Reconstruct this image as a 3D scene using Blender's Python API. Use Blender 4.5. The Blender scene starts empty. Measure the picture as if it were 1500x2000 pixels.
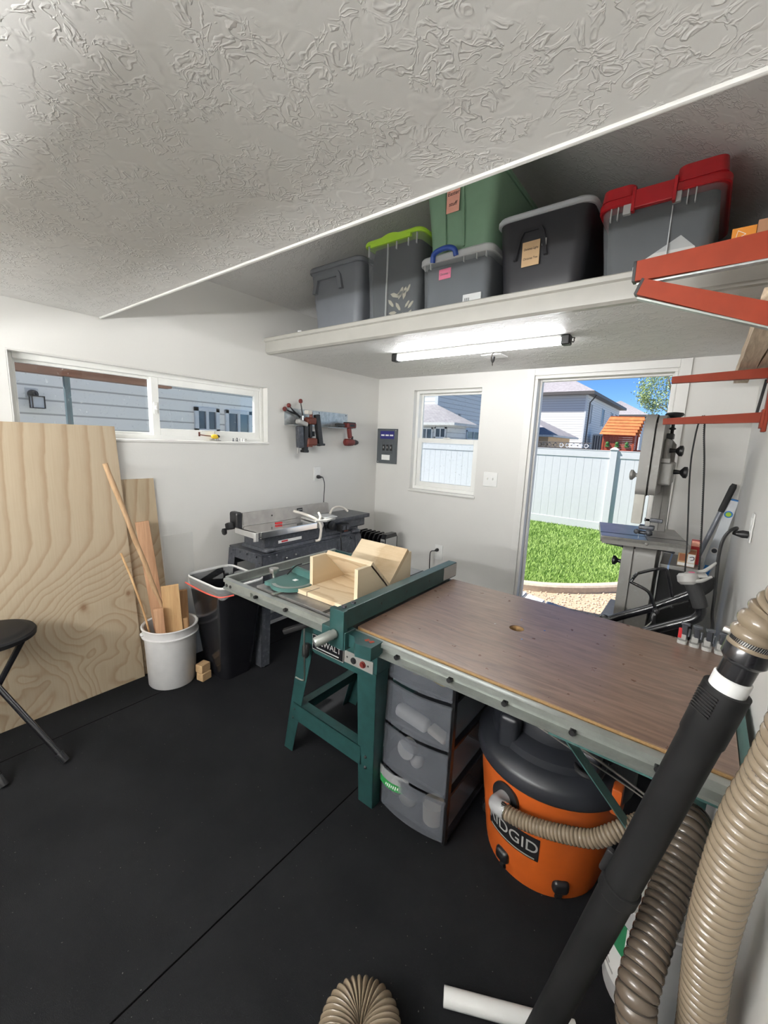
import bpy, bmesh, math, random
from mathutils import Vector, Matrix, Euler, noise as mnoise
random.seed(7)
S = bpy.context.scene
COL = S.collection
V = Vector
PI = math.pi

# ------------------------------------------------------------------ camera
cam_d = bpy.data.cameras.new('camera')
cam = bpy.data.objects.new('camera', cam_d); COL.objects.link(cam)
cam_d.sensor_fit = 'VERTICAL'; cam_d.sensor_height = 36.0; cam_d.lens = 810.36 * 36.0 / 2000.0
cam_d.clip_start = 0.02; cam_d.clip_end = 400
_yaw, _pit, _rol = -6.49480714e-01, 1.72097983e-01, -4.08580713e-02
_f = V((math.sin(_yaw)*math.cos(_pit), math.cos(_yaw)*math.cos(_pit), -math.sin(_pit)))
_r = V((math.cos(_yaw), -math.sin(_yaw), 0)); _d = _f.cross(_r)
_r2 = _r*math.cos(_rol) + _d*math.sin(_rol); _d2 = _d*math.cos(_rol) - _r*math.sin(_rol)
M = Matrix((( _r2.x, -_d2.x, -_f.x, 2.63), (_r2.y, -_d2.y, -_f.y, -3.3), (_r2.z, -_d2.z, -_f.z, 1.52), (0, 0, 0, 1)))
cam.matrix_world = M
S.camera = cam

# ------------------------------------------------------------------ view, world, sun
S.view_settings.view_transform = 'Standard'; S.view_settings.look = 'None'
S.view_settings.exposure = 0.15; S.view_settings.gamma = 1.0; S.view_settings.use_curve_mapping = False
S.cycles.use_denoising = True
S.cycles.max_bounces = 10; S.cycles.diffuse_bounces = 6; S.cycles.transparent_max_bounces = 16
S.cycles.sample_clamp_indirect = 8.0
SUN_DIR = V((0.69, 0.44, -1.0)).normalized()
W = bpy.data.worlds.new('sky'); S.world = W; W.use_nodes = True
_n = W.node_tree.nodes; _l = W.node_tree.links; _n.clear()
sky = _n.new('ShaderNodeTexSky'); sky.sky_type = 'NISHITA'; sky.sun_disc = False
sky.sun_elevation = math.asin(-SUN_DIR.z); sky.sun_rotation = math.atan2(-SUN_DIR.x, -SUN_DIR.y)
sky.altitude = 3000; sky.air_density = 0.75; sky.dust_density = 0.0; sky.ozone_density = 4.0
bg = _n.new('ShaderNodeBackground'); bg.inputs['Strength'].default_value = 0.175
wo = _n.new('ShaderNodeOutputWorld'); hs = _n.new('ShaderNodeHueSaturation'); hs.inputs['Saturation'].default_value = 1.15; _l.new(sky.outputs[0], hs.inputs['Color']); _l.new(hs.outputs[0], bg.inputs[0]); _l.new(bg.outputs[0], wo.inputs[0])
sd = bpy.data.lights.new('sun', 'SUN'); sd.energy = 8.5; sd.angle = 0.009; sd.color = (1.0, 0.96, 0.9)
so = bpy.data.objects.new('sun', sd); COL.objects.link(so)
so.rotation_euler = SUN_DIR.to_track_quat('-Z', 'Y').to_euler(); so.location = (-4, -4, 8)
LED_STRENGTH, FILL_HANG, FILL_UP, FILL_LOFT = 58.0, 7.0, 290.0, 24.0  # last three strengths drive unseen lamps added to lift indoor brightness

# ------------------------------------------------------------------ materials
class G:
    """small node-graph writer"""
    def __init__(s, m): s.t = m.node_tree; s.n = s.t.nodes; s.l = s.t.links
    def add(s, typ, _o=0, **kw):
        nd = s.n.new(typ); ins = kw.pop('ins', {})
        for k, v in kw.items(): setattr(nd, k, v)
        for k, v in ins.items():
            if isinstance(v, bpy.types.NodeSocket): s.l.new(v, nd.inputs[k])
            else: nd.inputs[k].default_value = v
        return nd
    def math(s, op, a, b=None, c=None):
        nd = s.n.new('ShaderNodeMath'); nd.operation = op
        for i, v in enumerate((a, b, c)):
            if v is None: continue
            if isinstance(v, bpy.types.NodeSocket): s.l.new(v, nd.inputs[i])
            else: nd.inputs[i].default_value = v
        return nd.outputs[0]
    def coords(s, scale=(1, 1, 1), rot=(0, 0, 0)):
        tc = s.n.new('ShaderNodeTexCoord')
        mp = s.add('ShaderNodeMapping', ins={'Vector': tc.outputs['Object'], 'Scale': scale, 'Rotation': rot})
        return mp.outputs[0]
    def noise(s, vec, scale=5, detail=2, rough=.5, dist=0):
        return s.add('ShaderNodeTexNoise', ins={'Vector': vec, 'Scale': scale, 'Detail': detail, 'Roughness': rough, 'Distortion': dist}).outputs['Fac']
    def ramp(s, fac, stops):
        nd = s.n.new('ShaderNodeValToRGB'); s.l.new(fac, nd.inputs[0]); e = nd.color_ramp.elements
        e[0].position, e[0].color = stops[0][0], (*stops[0][1], 1)
        e[1].position, e[1].color = stops[-1][0], (*stops[-1][1], 1)
        for p, c in stops[1:-1]:
            q = e.new(p); q.color = (*c, 1)
        return nd.outputs[0]
    def bump(s, h, strength=.3, dist=.01):
        return s.add('ShaderNodeBump', ins={'Height': h, 'Strength': strength, 'Distance': dist}).outputs[0]

def base(name):
    m = bpy.data.materials.new(name); m.use_nodes = True
    return m, m.node_tree.nodes['Principled BSDF'], G(m)
def plain(name, c, rough=.5, metal=0, var=.08, vscale=14, bump=0, bscale=200, coat=0, spec=.5):
    """painted / moulded surface: colour with faint procedural unevenness"""
    m, b, g = base(name)
    vec = g.coords()
    f = g.noise(vec, vscale, 3)
    lo = tuple(x*(1-var) for x in c); hi = tuple(min(1, x*(1+var)) for x in c)
    g.l.new(g.ramp(f, [(.3, lo), (.7, hi)]), b.inputs['Base Color'])
    b.inputs['Roughness'].default_value = rough; b.inputs['Metallic'].default_value = metal
    b.inputs['Coat Weight'].default_value = coat; b.inputs['Specular IOR Level'].default_value = spec
    if bump: g.l.new(g.bump(g.noise(vec, bscale, 2), bump, .002), b.inputs['Normal'])
    return m
def worn(name, c, c2, rough=.45, metal=0, scale=25, lo=.56, hi=.66):
    """paint or iron with patchy scuffs of a second colour"""
    m, b, g = base(name); vec = g.coords()
    f = g.noise(vec, scale, 6, .65)
    g.l.new(g.ramp(f, [(lo, c), (hi, c2)]), b.inputs['Base Color'])
    b.inputs['Roughness'].default_value = rough; b.inputs['Metallic'].default_value = metal
    return m
def wood(name, c, c2, scale=(30, 30, 2), rough=.6, dist=1.0, var=.5, sharp=(.35, .75), fine=True):
    m, b, g = base(name); vec = g.coords(scale)
    f = g.noise(vec, 1.0, 4, .6, dist)
    col = g.ramp(f, [(sharp[0], c2), (sharp[1], c)])
    if fine:
        f2 = g.noise(g.coords(tuple(x*6 for x in scale)), 1.0, 3)
        mx = g.add('ShaderNodeMix', data_type='RGBA', blend_type='MULTIPLY', ins={0: .35, 6: col, 7: g.ramp(f2, [(.3, (.7, .65, .6)), (.7, (1, 1, 1))])})
        col = mx.outputs[2]
    g.l.new(col, b.inputs['Base Color']); b.inputs['Roughness'].default_value = rough
    b.inputs['Specular IOR Level'].default_value = .3
    return m
def plywood(name, c, line, axis='YZ', su=1.6, sv=.45, n=13, knots=(), rough=.65, wild=(.45, .95)):
    """rotary-cut veneer: cathedral contour lines of a smooth height field, rings round knots"""
    m, b, g = base(name)
    tc = g.n.new('ShaderNodeTexCoord'); sep = g.add('ShaderNodeSeparateXYZ', ins={0: tc.outputs['Object']})
    u, v = sep.outputs['XYZ'.index(axis[0])], sep.outputs['XYZ'.index(axis[1])]
    cmb = g.add('ShaderNodeCombineXYZ', ins={0: g.math('MULTIPLY', u, su), 1: g.math('MULTIPLY', v, sv), 2: .37}).outputs[0]
    cmb2 = g.add('ShaderNodeCombineXYZ', ins={0: g.math('MULTIPLY', u, su), 1: g.math('MULTIPLY', v, su*.9), 2: .81}).outputs[0]
    low = g.add('ShaderNodeMapRange', interpolation_type='SMOOTHSTEP', ins={0: v, 1: wild[0], 2: wild[1], 3: 1.0, 4: 0.0}).outputs[0]
    h = g.math('ADD', g.math('MULTIPLY', u, n), g.math('MULTIPLY', g.noise(cmb, 1.1, 1.0, .4, .3), n*.55))
    h = g.math('ADD', h, g.math('MULTIPLY', g.math('MULTIPLY', g.noise(cmb2, 2.2, 1.5, .45, .6), 9.0), low))
    h = g.math('ADD', h, g.math('MULTIPLY', g.noise(cmb, 14, 3, .6), .30))
    dark = None
    for ku, kv, kr in knots:
        du, dv = g.math('SUBTRACT', u, ku), g.math('MULTIPLY', g.math('SUBTRACT', v, kv), .75)
        d2 = g.math('ADD', g.math('MULTIPLY', du, du), g.math('MULTIPLY', dv, dv))
        e = g.math('POWER', 2.718, g.math('MULTIPLY', d2, -1/(kr*kr*22)))
        h = g.math('ADD', h, g.math('MULTIPLY', e, 2.2))
        kk = g.math('POWER', 2.718, g.math('MULTIPLY', d2, -1/(kr*kr*.35)))
        dark = kk if dark is None else g.math('ADD', dark, kk)
    fr = g.math('FRACT', h)
    lines = g.ramp(fr, [(0, c), (.6, tuple(.82*a+.18*d for a, d in zip(c, line))), (.88, tuple(.15*a+.85*d for a, d in zip(c, line))), (.95, tuple(.85*a+.15*d for a, d in zip(c, line))), (1, c)])
    fine = g.noise(g.add('ShaderNodeCombineXYZ', ins={0: g.math('MULTIPLY', u, 160), 1: g.math('MULTIPLY', v, 5)}).outputs[0], 1, 3)
    pale = g.noise(cmb, 2.3, 3)
    col = g.add('ShaderNodeMix', data_type='RGBA', blend_type='MIX', ins={0: g.math('MULTIPLY', pale, .45), 6: lines, 7: (*c, 1)}).outputs[2]
    col = g.add('ShaderNodeMix', data_type='RGBA', blend_type='MULTIPLY', ins={0: .35, 6: col, 7: g.ramp(fine, [(.3, (.8, .76, .7)), (.7, (1, 1, 1))])}).outputs[2]
    if dark is not None:
        col = g.add('ShaderNodeMix', data_type='RGBA', blend_type='MIX', ins={0: g.math('MINIMUM', dark, .8), 6: col, 7: (.18, .09, .04, 1)}).outputs[2]
    g.l.new(col, b.inputs['Base Color']); b.inputs['Roughness'].default_value = rough
    b.inputs['Specular IOR Level'].default_value = .3
    return m
def see_through(name, c, alpha, rough=.15, spec=.5, milk=0.0):
    """clear or frosted plastic / film: part surface, part straight-through"""
    m, b, g = base(name)
    f = g.noise(g.coords(), 9, 3)
    g.l.new(g.ramp(f, [(.3, tuple(x*.92 for x in c)), (.7, c)]), b.inputs['Base Color'])
    b.inputs['Roughness'].default_value = rough; b.inputs['Specular IOR Level'].default_value = spec
    b.inputs['Alpha'].default_value = alpha
    return m
def glass(name):
    m = bpy.data.materials.new(name); m.use_nodes = True; g = G(m); g.n.clear()
    tr = g.add('ShaderNodeBsdfTransparent', ins={'Color': (.96, .98, .98, 1)})
    gl = g.add('ShaderNodeBsdfGlossy', ins={'Roughness': .02})
    fc = g.add('ShaderNodeLayerWeight', ins={'Blend': .5}).outputs['Facing']
    fr = g.math('ADD', .035, g.math('MULTIPLY', g.math('POWER', fc, 5), .8))
    dirt = g.noise(g.coords(), 60, 4); d = g.math('MULTIPLY', g.math('GREATER_THAN', dirt, .66), .10)
    df = g.add('ShaderNodeBsdfDiffuse', ins={'Color': (.8, .82, .85, 1)})
    mx = g.add('ShaderNodeMixShader', ins={0: fr, 1: tr.outputs[0], 2: gl.outputs[0]})
    mx2 = g.add('ShaderNodeMixShader', ins={0: d, 1: mx.outputs[0], 2: df.outputs[0]})
    g.l.new(mx2.outputs[0], g.add('ShaderNodeOutputMaterial').inputs[0])
    return m
def emit(name, c, strength):
    m = bpy.data.materials.new(name); m.use_nodes = True; g = G(m); g.n.clear()
    e = g.add('ShaderNodeEmission', ins={'Color': (*c, 1), 'Strength': strength})
    g.l.new(e.outputs[0], g.add('ShaderNodeOutputMaterial').inputs[0]); return m

def drywall():
    m, b, g = base('painted_drywall'); vec = g.coords()
    f = g.noise(vec, 1.3, 3)
    g.l.new(g.ramp(f, [(.3, (.66, .65, .62)), (.7, (.71, .70, .67))]), b.inputs['Base Color'])
    b.inputs['Roughness'].default_value = .6; b.inputs['Specular IOR Level'].default_value = .3
    g.l.new(g.bump(g.noise(vec, 90, 3), .06, .004), b.inputs['Normal'])
    return m
def skip_trowel():
    """knockdown ceiling: worm-shaped ridges over a smooth ground"""
    m, b, g = base('textured_ceiling_plaster'); vec = g.coords()
    b.inputs['Base Color'].default_value = (.70, .69, .67, 1); b.inputs['Roughness'].default_value = .55
    b.inputs['Specular IOR Level'].default_value = .35
    warp = g.add('ShaderNodeTexNoise', ins={'Vector': vec, 'Scale': 9, 'Detail': 2})
    wv = g.add('ShaderNodeMix', data_type='VECTOR', ins={0: .07, 4: vec, 5: warp.outputs['Color']}).outputs[1]
    n1 = g.noise(wv, 40, 2.0, .5, .6)
    ridge = g.math('SUBTRACT', 1, g.math('MULTIPLY', g.math('ABSOLUTE', g.math('SUBTRACT', n1, .5)), 17))
    ridge = g.math('MAXIMUM', ridge, 0)
    patch = g.add('ShaderNodeMapRange', interpolation_type='SMOOTHSTEP', ins={0: g.noise(vec, 11, 2), 1: .42, 2: .56}).outputs[0]
    blob = g.add('ShaderNodeMapRange', interpolation_type='SMOOTHSTEP', ins={0: g.noise(wv, 15, 1.5), 1: .5, 2: .58}).outputs[0]
    h = g.math('ADD', g.math('MULTIPLY', g.math('POWER', ridge, .7), patch), g.math('MULTIPLY', blob, .35))
    g.l.new(g.bump(h, .55, .0038), b.inputs['Normal'])
    return m
def rubber_floor():
    m, b, g = base('black_rubber_mat'); vec = g.coords()
    sp = g.noise(vec, 420, 2)
    dust = g.noise(vec, 3.0, 4, .6)
    c = g.ramp(dust, [(.35, (.0065, .0068, .0078)), (.75, (.0115, .0118, .013))])
    flecks = g.ramp(g.noise(vec, 130, 1), [(.765, (0, 0, 0)), (.80, (.10, .10, .09))])
    mx = g.add('ShaderNodeMix', data_type='RGBA', blend_type='ADD', ins={0: 1.0, 6: c, 7: flecks}).outputs[2]
    g.l.new(mx, b.inputs['Base Color']); b.inputs['Roughness'].default_value = .8
    b.inputs['Specular IOR Level'].default_value = .10
    g.l.new(g.bump(sp, .5, .002), b.inputs['Normal'])
    return m
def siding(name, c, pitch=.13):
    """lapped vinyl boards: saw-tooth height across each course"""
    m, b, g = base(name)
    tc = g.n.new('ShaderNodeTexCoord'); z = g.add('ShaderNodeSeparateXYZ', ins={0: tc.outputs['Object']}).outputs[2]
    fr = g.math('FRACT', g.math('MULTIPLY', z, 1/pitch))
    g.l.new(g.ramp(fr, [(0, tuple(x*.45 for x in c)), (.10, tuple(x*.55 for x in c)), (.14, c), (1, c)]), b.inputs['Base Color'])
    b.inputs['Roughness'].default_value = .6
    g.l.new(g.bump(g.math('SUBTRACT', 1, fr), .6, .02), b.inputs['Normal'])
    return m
def shingles(name, c):
    m, b, g = base(name)
    br = g.add('ShaderNodeTexBrick', ins={'Vector': g.coords((1, 1, 1)), 'Scale': 4.0, 'Color1': (*c, 1), 'Color2': tuple(x*.75 for x in c)+(1,), 'Mortar': tuple(x*.5 for x in c)+(1,), 'Mortar Size': .02})
    f = g.noise(g.coords(), 30, 3)
    mx = g.add('ShaderNodeMix', data_type='RGBA', blend_type='MULTIPLY', ins={0: .5, 6: br.outputs[0], 7: g.ramp(f, [(.3, (.5, .5, .5)), (.7, (1, 1, 1))])})
    g.l.new(mx.outputs[2], b.inputs['Base Color']); b.inputs['Roughness'].default_value = .9
    return m
def laminate():
    m, b, g = base('walnut_laminate')
    f = g.noise(g.coords((2.2, 16, 4)), 2.0, 5, .62, 1.2)
    f2 = g.noise(g.coords((7, 90, 9)), 1.5, 3)
    scr = g.ramp(g.noise(g.coords((4, 60, 4), (0, 0, .6)), 1.2, 2), [(.72, (0, 0, 0)), (.78, (.06, .06, .06))])
    c = g.ramp(f, [(.25, (.105, .062, .043)), (.5, (.185, .115, .082)), (.75, (.25, .165, .12))])
    mx = g.add('ShaderNodeMix', data_type='RGBA', blend_type='MULTIPLY', ins={0: .5, 6: c, 7: g.ramp(f2, [(.3, (.6, .6, .6)), (.7, (1, 1, 1))])}).outputs[2]
    mx = g.add('ShaderNodeMix', data_type='RGBA', blend_type='ADD', ins={0: .10, 6: mx, 7: scr}).outputs[2]
    g.l.new(mx, b.inputs['Base Color'])
    g.l.new(g.math('ADD', g.math('MULTIPLY', g.noise(g.coords(), 30, 4), .18), .22), b.inputs['Roughness'])
    b.inputs['Coat Weight'].default_value = .35; b.inputs['Coat Roughness'].default_value = .22
    return m

MT = {}
def mk():
    t = MT
    t['wall'] = drywall(); t['ceil'] = skip_trowel(); t['floor'] = rubber_floor()
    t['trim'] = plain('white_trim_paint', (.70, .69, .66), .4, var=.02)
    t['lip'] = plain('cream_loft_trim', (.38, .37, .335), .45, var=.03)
    t['vinyl'] = plain('white_window_vinyl', (.80, .80, .77), .35, var=.02)
    t['glass'] = glass('window_glass')
    t['ply'] = plywood('pine_plywood_face', (.47, .385, .275), (.29, .195, .115), knots=((-2.575, .545, .028), (-2.35, .565, .022)))
    t['ply2'] = plywood('second_plywood_face', (.46, .37, .255), (.30, .195, .11), su=2.2, sv=.5, n=12)
    t['plyedge'] = wood('plywood_edge_layers', (.60, .46, .30), (.28, .19, .11), (3, 3, 260), dist=.1)
    t['jig'] = plywood('birch_jig_face', (.66, .55, .39), (.44, .31, .18), axis='XZ', su=3, sv=1.2, n=16, wild=(-2, -1))
    t['jigflat'] = plywood('birch_jig_floor', (.66, .55, .39), (.44, .31, .18), axis='YX', su=3, sv=1.5, n=10, wild=(-2, -1))
    t['cedar'] = wood('cedar_board', (.58, .36, .22), (.42, .23, .13), (40, 40, 2.2))
    t['pine'] = wood('pine_board', (.70, .48, .26), (.50, .30, .14), (26, 26, 2.0))
    t['oak'] = wood('oak_offcut', (.50, .32, .17), (.34, .19, .09), (34, 34, 2.4))
    t['bamboo'] = wood('peeled_stick', (.58, .40, .24), (.42, .27, .15), (20, 20, 3))
    t['block'] = wood('wood_block', (.60, .43, .25), (.45, .29, .15), (14, 14, 14))
    t['timber'] = wood('rough_weathered_timber', (.74, .62, .46), (.45, .34, .24), (36, 2.5, 36), dist=1.6)
    t['laminate'] = laminate()
    t['mdf'] = wood('particle_board_edge', (.36, .23, .10), (.26, .16, .07), (90, 90, 90))
    t['green'] = plain('dark_teal_machine_paint', (.013, .046, .045), .36, var=.18, vscale=30)
    t['greenlt'] = worn('scuffed_teal_paint', (.045, .115, .105), (.16, .24, .225), .45, scale=18, lo=.60, hi=.8)
    t['iron'] = worn('cast_iron_top', (.20, .195, .19), (.33, .32, .305), .28, .6, 12, .4, .8); t['fenceiron'] = worn('ground_iron_fence', (.33, .31, .285), (.42, .395, .365), .42, .3, 10, .4, .7)
    t['alu'] = worn('bare_aluminium_rail', (.34, .36, .335), (.25, .265, .245), .36, .6, 14, .4, .8)
    t['steel'] = plain('brushed_steel', (.55, .54, .52), .28, 1.0, .1)
    t['chrome'] = plain('bright_steel', (.78, .78, .78), .12, 1.0, .03)
    t['galv'] = worn('galvanised_plate', (.36, .38, .38), (.50, .52, .52), .35, .7, 30, .4, .6)
    t['blk'] = plain('black_plastic', (.009, .009, .010), .42, var=.15)
    t['blkgloss'] = plain('glossy_black_paint', (.010, .010, .012), .18, var=.1)
    t['blkmat'] = plain('matt_black', (.0075, .0075, .008), .6, var=.2, spec=.25)
    t['rubber'] = plain('black_foam_grip', (.020, .020, .021), .8, var=.2, bump=.4, bscale=300)
    t['dgrey'] = worn('dark_hammered_grey', (.050, .054, .064), (.125, .13, .15), .36, .25, 40, .5, .75)
    t['mgrey'] = worn('machine_grey_paint', (.245, .238, .225), (.33, .325, .31), .45, .1, 22, .55, .8)
    t['lgrey'] = plain('light_grey_paint', (.36, .355, .34), .45)
    t['totegrey'] = plain('slate_grey_tub_plastic', (.15, .16, .178), .42, var=.04)
    t['toteblk'] = plain('charcoal_tub_plastic', (.018, .018, .021), .40, var=.1)
    t['totegreen'] = plain('sage_green_tub_plastic', (.20, .335, .225), .42, var=.04)
    t['lidgrey'] = plain('pale_grey_lid', (.44, .46, .48), .42, var=.03)
    t['lidlime'] = plain('lime_lid', (.38, .64, .04), .38, var=.04)
    t['lidred'] = plain('red_lid', (.42, .012, .018), .35, var=.06)
    t['clear'] = see_through('clear_tub_plastic', (.40, .43, .45), .27, .18)
    t['clearlid'] = see_through('milky_lid_plastic', (.72, .74, .74), .72, .25)
    t['frost'] = see_through('frosted_drawer_plastic', (.20, .215, .245), .36, .35)
    t['blue'] = plain('blue_plastic', (.015, .06, .30), .38)
    t['paperpink'] = plain('salmon_paper', (.86, .42, .32), .8, var=.04)
    t['paperhot'] = plain('pink_paper', (.88, .12, .28), .8, var=.04)
    t['paperkraft'] = plain('kraft_paper', (.50, .34, .19), .8, var=.06)
    t['paperwhite'] = plain('white_label', (.80, .80, .78), .6, var=.03)
    t['ink'] = plain('black_ink', (.02, .018, .02), .7)
    t['white'] = plain('white_plastic', (.78, .78, .76), .35, var=.03)
    t['bucket'] = plain('white_pail_plastic', (.66, .65, .645), .38, var=.05)
    t['pvc'] = plain('white_pvc', (.80, .80, .78), .3, var=.02)
    t['film'] = see_through('bin_liner_film', (.78, .80, .80), .26, .15)
    t['acrylic'] = see_through('clear_acrylic', (.72, .76, .75), .07, .05)
    t['red'] = plain('red_plastic', (.45, .015, .02), .4)
    t['tape'] = plain('red_drawstring', (.72, .10, .07), .5)
    t['rack'] = plain('burnt_red_powder_coat', (.235, .030, .010), .55, var=.08, spec=.25)
    t['orange'] = plain('orange_tank_plastic', (.46, .088, .012), .45, var=.07)
    t['orangebox'] = plain('orange_card', (.72, .26, .03), .6)
    t['vaclid'] = plain('charcoal_lid_plastic', (.013, .0145, .019), .42, var=.12)
    t['hose'] = see_through('tan_ribbed_hose', (.225, .178, .126), .95, .2)
    t['hosedk'] = see_through('smoky_ribbed_hose', (.105, .082, .062), .95, .22)
    t['wire'] = plain('hose_wire', (.035, .028, .022), .5)
    t['panelgrey'] = plain('breaker_panel_grey', (.075, .085, .092), .5)
    t['panelblue'] = plain('panel_blue_label', (.02, .02, .16), .5)
    t['drillred'] = plain('dark_red_tool_plastic', (.13, .016, .013), .45)
    t['drillorange'] = plain('dark_orange_tool_plastic', (.11, .024, .012), .5)
    t['cord'] = plain('white_cord', (.62, .58, .52), .6)
    t['yellow'] = plain('yellow_plastic', (.75, .5, .03), .4)
    t['lavender'] = plain('pole_grey', (.22, .23, .26), .35, .3)
    t['levelblue'] = plain('level_blue', (.02, .20, .55), .4)
    t['levelalu'] = plain('level_aluminium', (.60, .63, .66), .35, .4)
    t['fence'] = plain('white_vinyl_fence', (.62, .635, .65), .4, var=.02)
    t['led'] = emit('led_lens', (.98, .99, 1.0), LED_STRENGTH); t['seam'] = plain('mat_joint_black', (.0015, .0015, .0015), 1.0, spec=0.0); t['fillhang'] = emit('added_hanging_fill', (.98, .99, 1.0), FILL_HANG); t['fillup'] = emit('added_uplight_fill', (.985, .99, .985), FILL_UP); t['fillloft'] = emit('added_loft_fill', (1.0, .99, .97), FILL_LOFT)  # the hanging, upward and loft emitters serve added unseen lamps
    t['sidewhite'] = siding('white_lap_siding', (.70, .70, .69), .16)
    t['sidegrey'] = siding('grey_lap_siding', (.52, .53, .55), .17)
    t['sidenear'] = siding('pale_lap_siding', (.90, .87, .80), .145)
    t['shingle'] = shingles('grey_shingles', (.46, .43, .45))
    t['fascia'] = plain('dark_fascia', (.10, .09, .085), .6)
    t['soffit'] = plain('white_soffit', (.62, .61, .58), .6)
    t['winDark'] = plain('dark_house_glass', (.05, .07, .10), .12)
    t['playroof'] = wood('orange_cedar_boards', (.72, .25, .08), (.52, .15, .05), (4, 4, 4))
    t['playwall'] = wood('red_cedar_wall', (.42, .09, .04), (.28, .05, .03), (5, 5, 5))
    t['grass'] = None
    t['dirt'] = plain('lawn_soil', (.09, .14, .035), .9, var=.3, vscale=30)
    t['gravelbed'] = plain('tan_gravel_bed', (.48, .36, .25), .9, var=.3, vscale=60, bump=.8, bscale=90)
    t['stone'] = plain('tan_pebble', (.55, .42, .31), .85, var=.25, vscale=40)
    t['paver'] = plain('grey_paver', (.42, .43, .44), .85, var=.25, vscale=40, bump=.6, bscale=60)
    t['kerb'] = plain('tan_concrete', (.56, .46, .36), .85, var=.12, vscale=25, bump=.4, bscale=80)
    t['leaf'] = plain('pale_green_leaf', (.34, .42, .17), .5, var=.4, vscale=3)
    t['bark'] = plain('grey_bark', (.25, .20, .15), .9, var=.3, bump=.8, bscale=40)
    t['beam'] = wood('brown_beam', (.34, .20, .14), (.24, .13, .09), (20, 2, 20))
    t['tan'] = plain('tan_stucco', (.72, .50, .30), .8)
mk()

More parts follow.
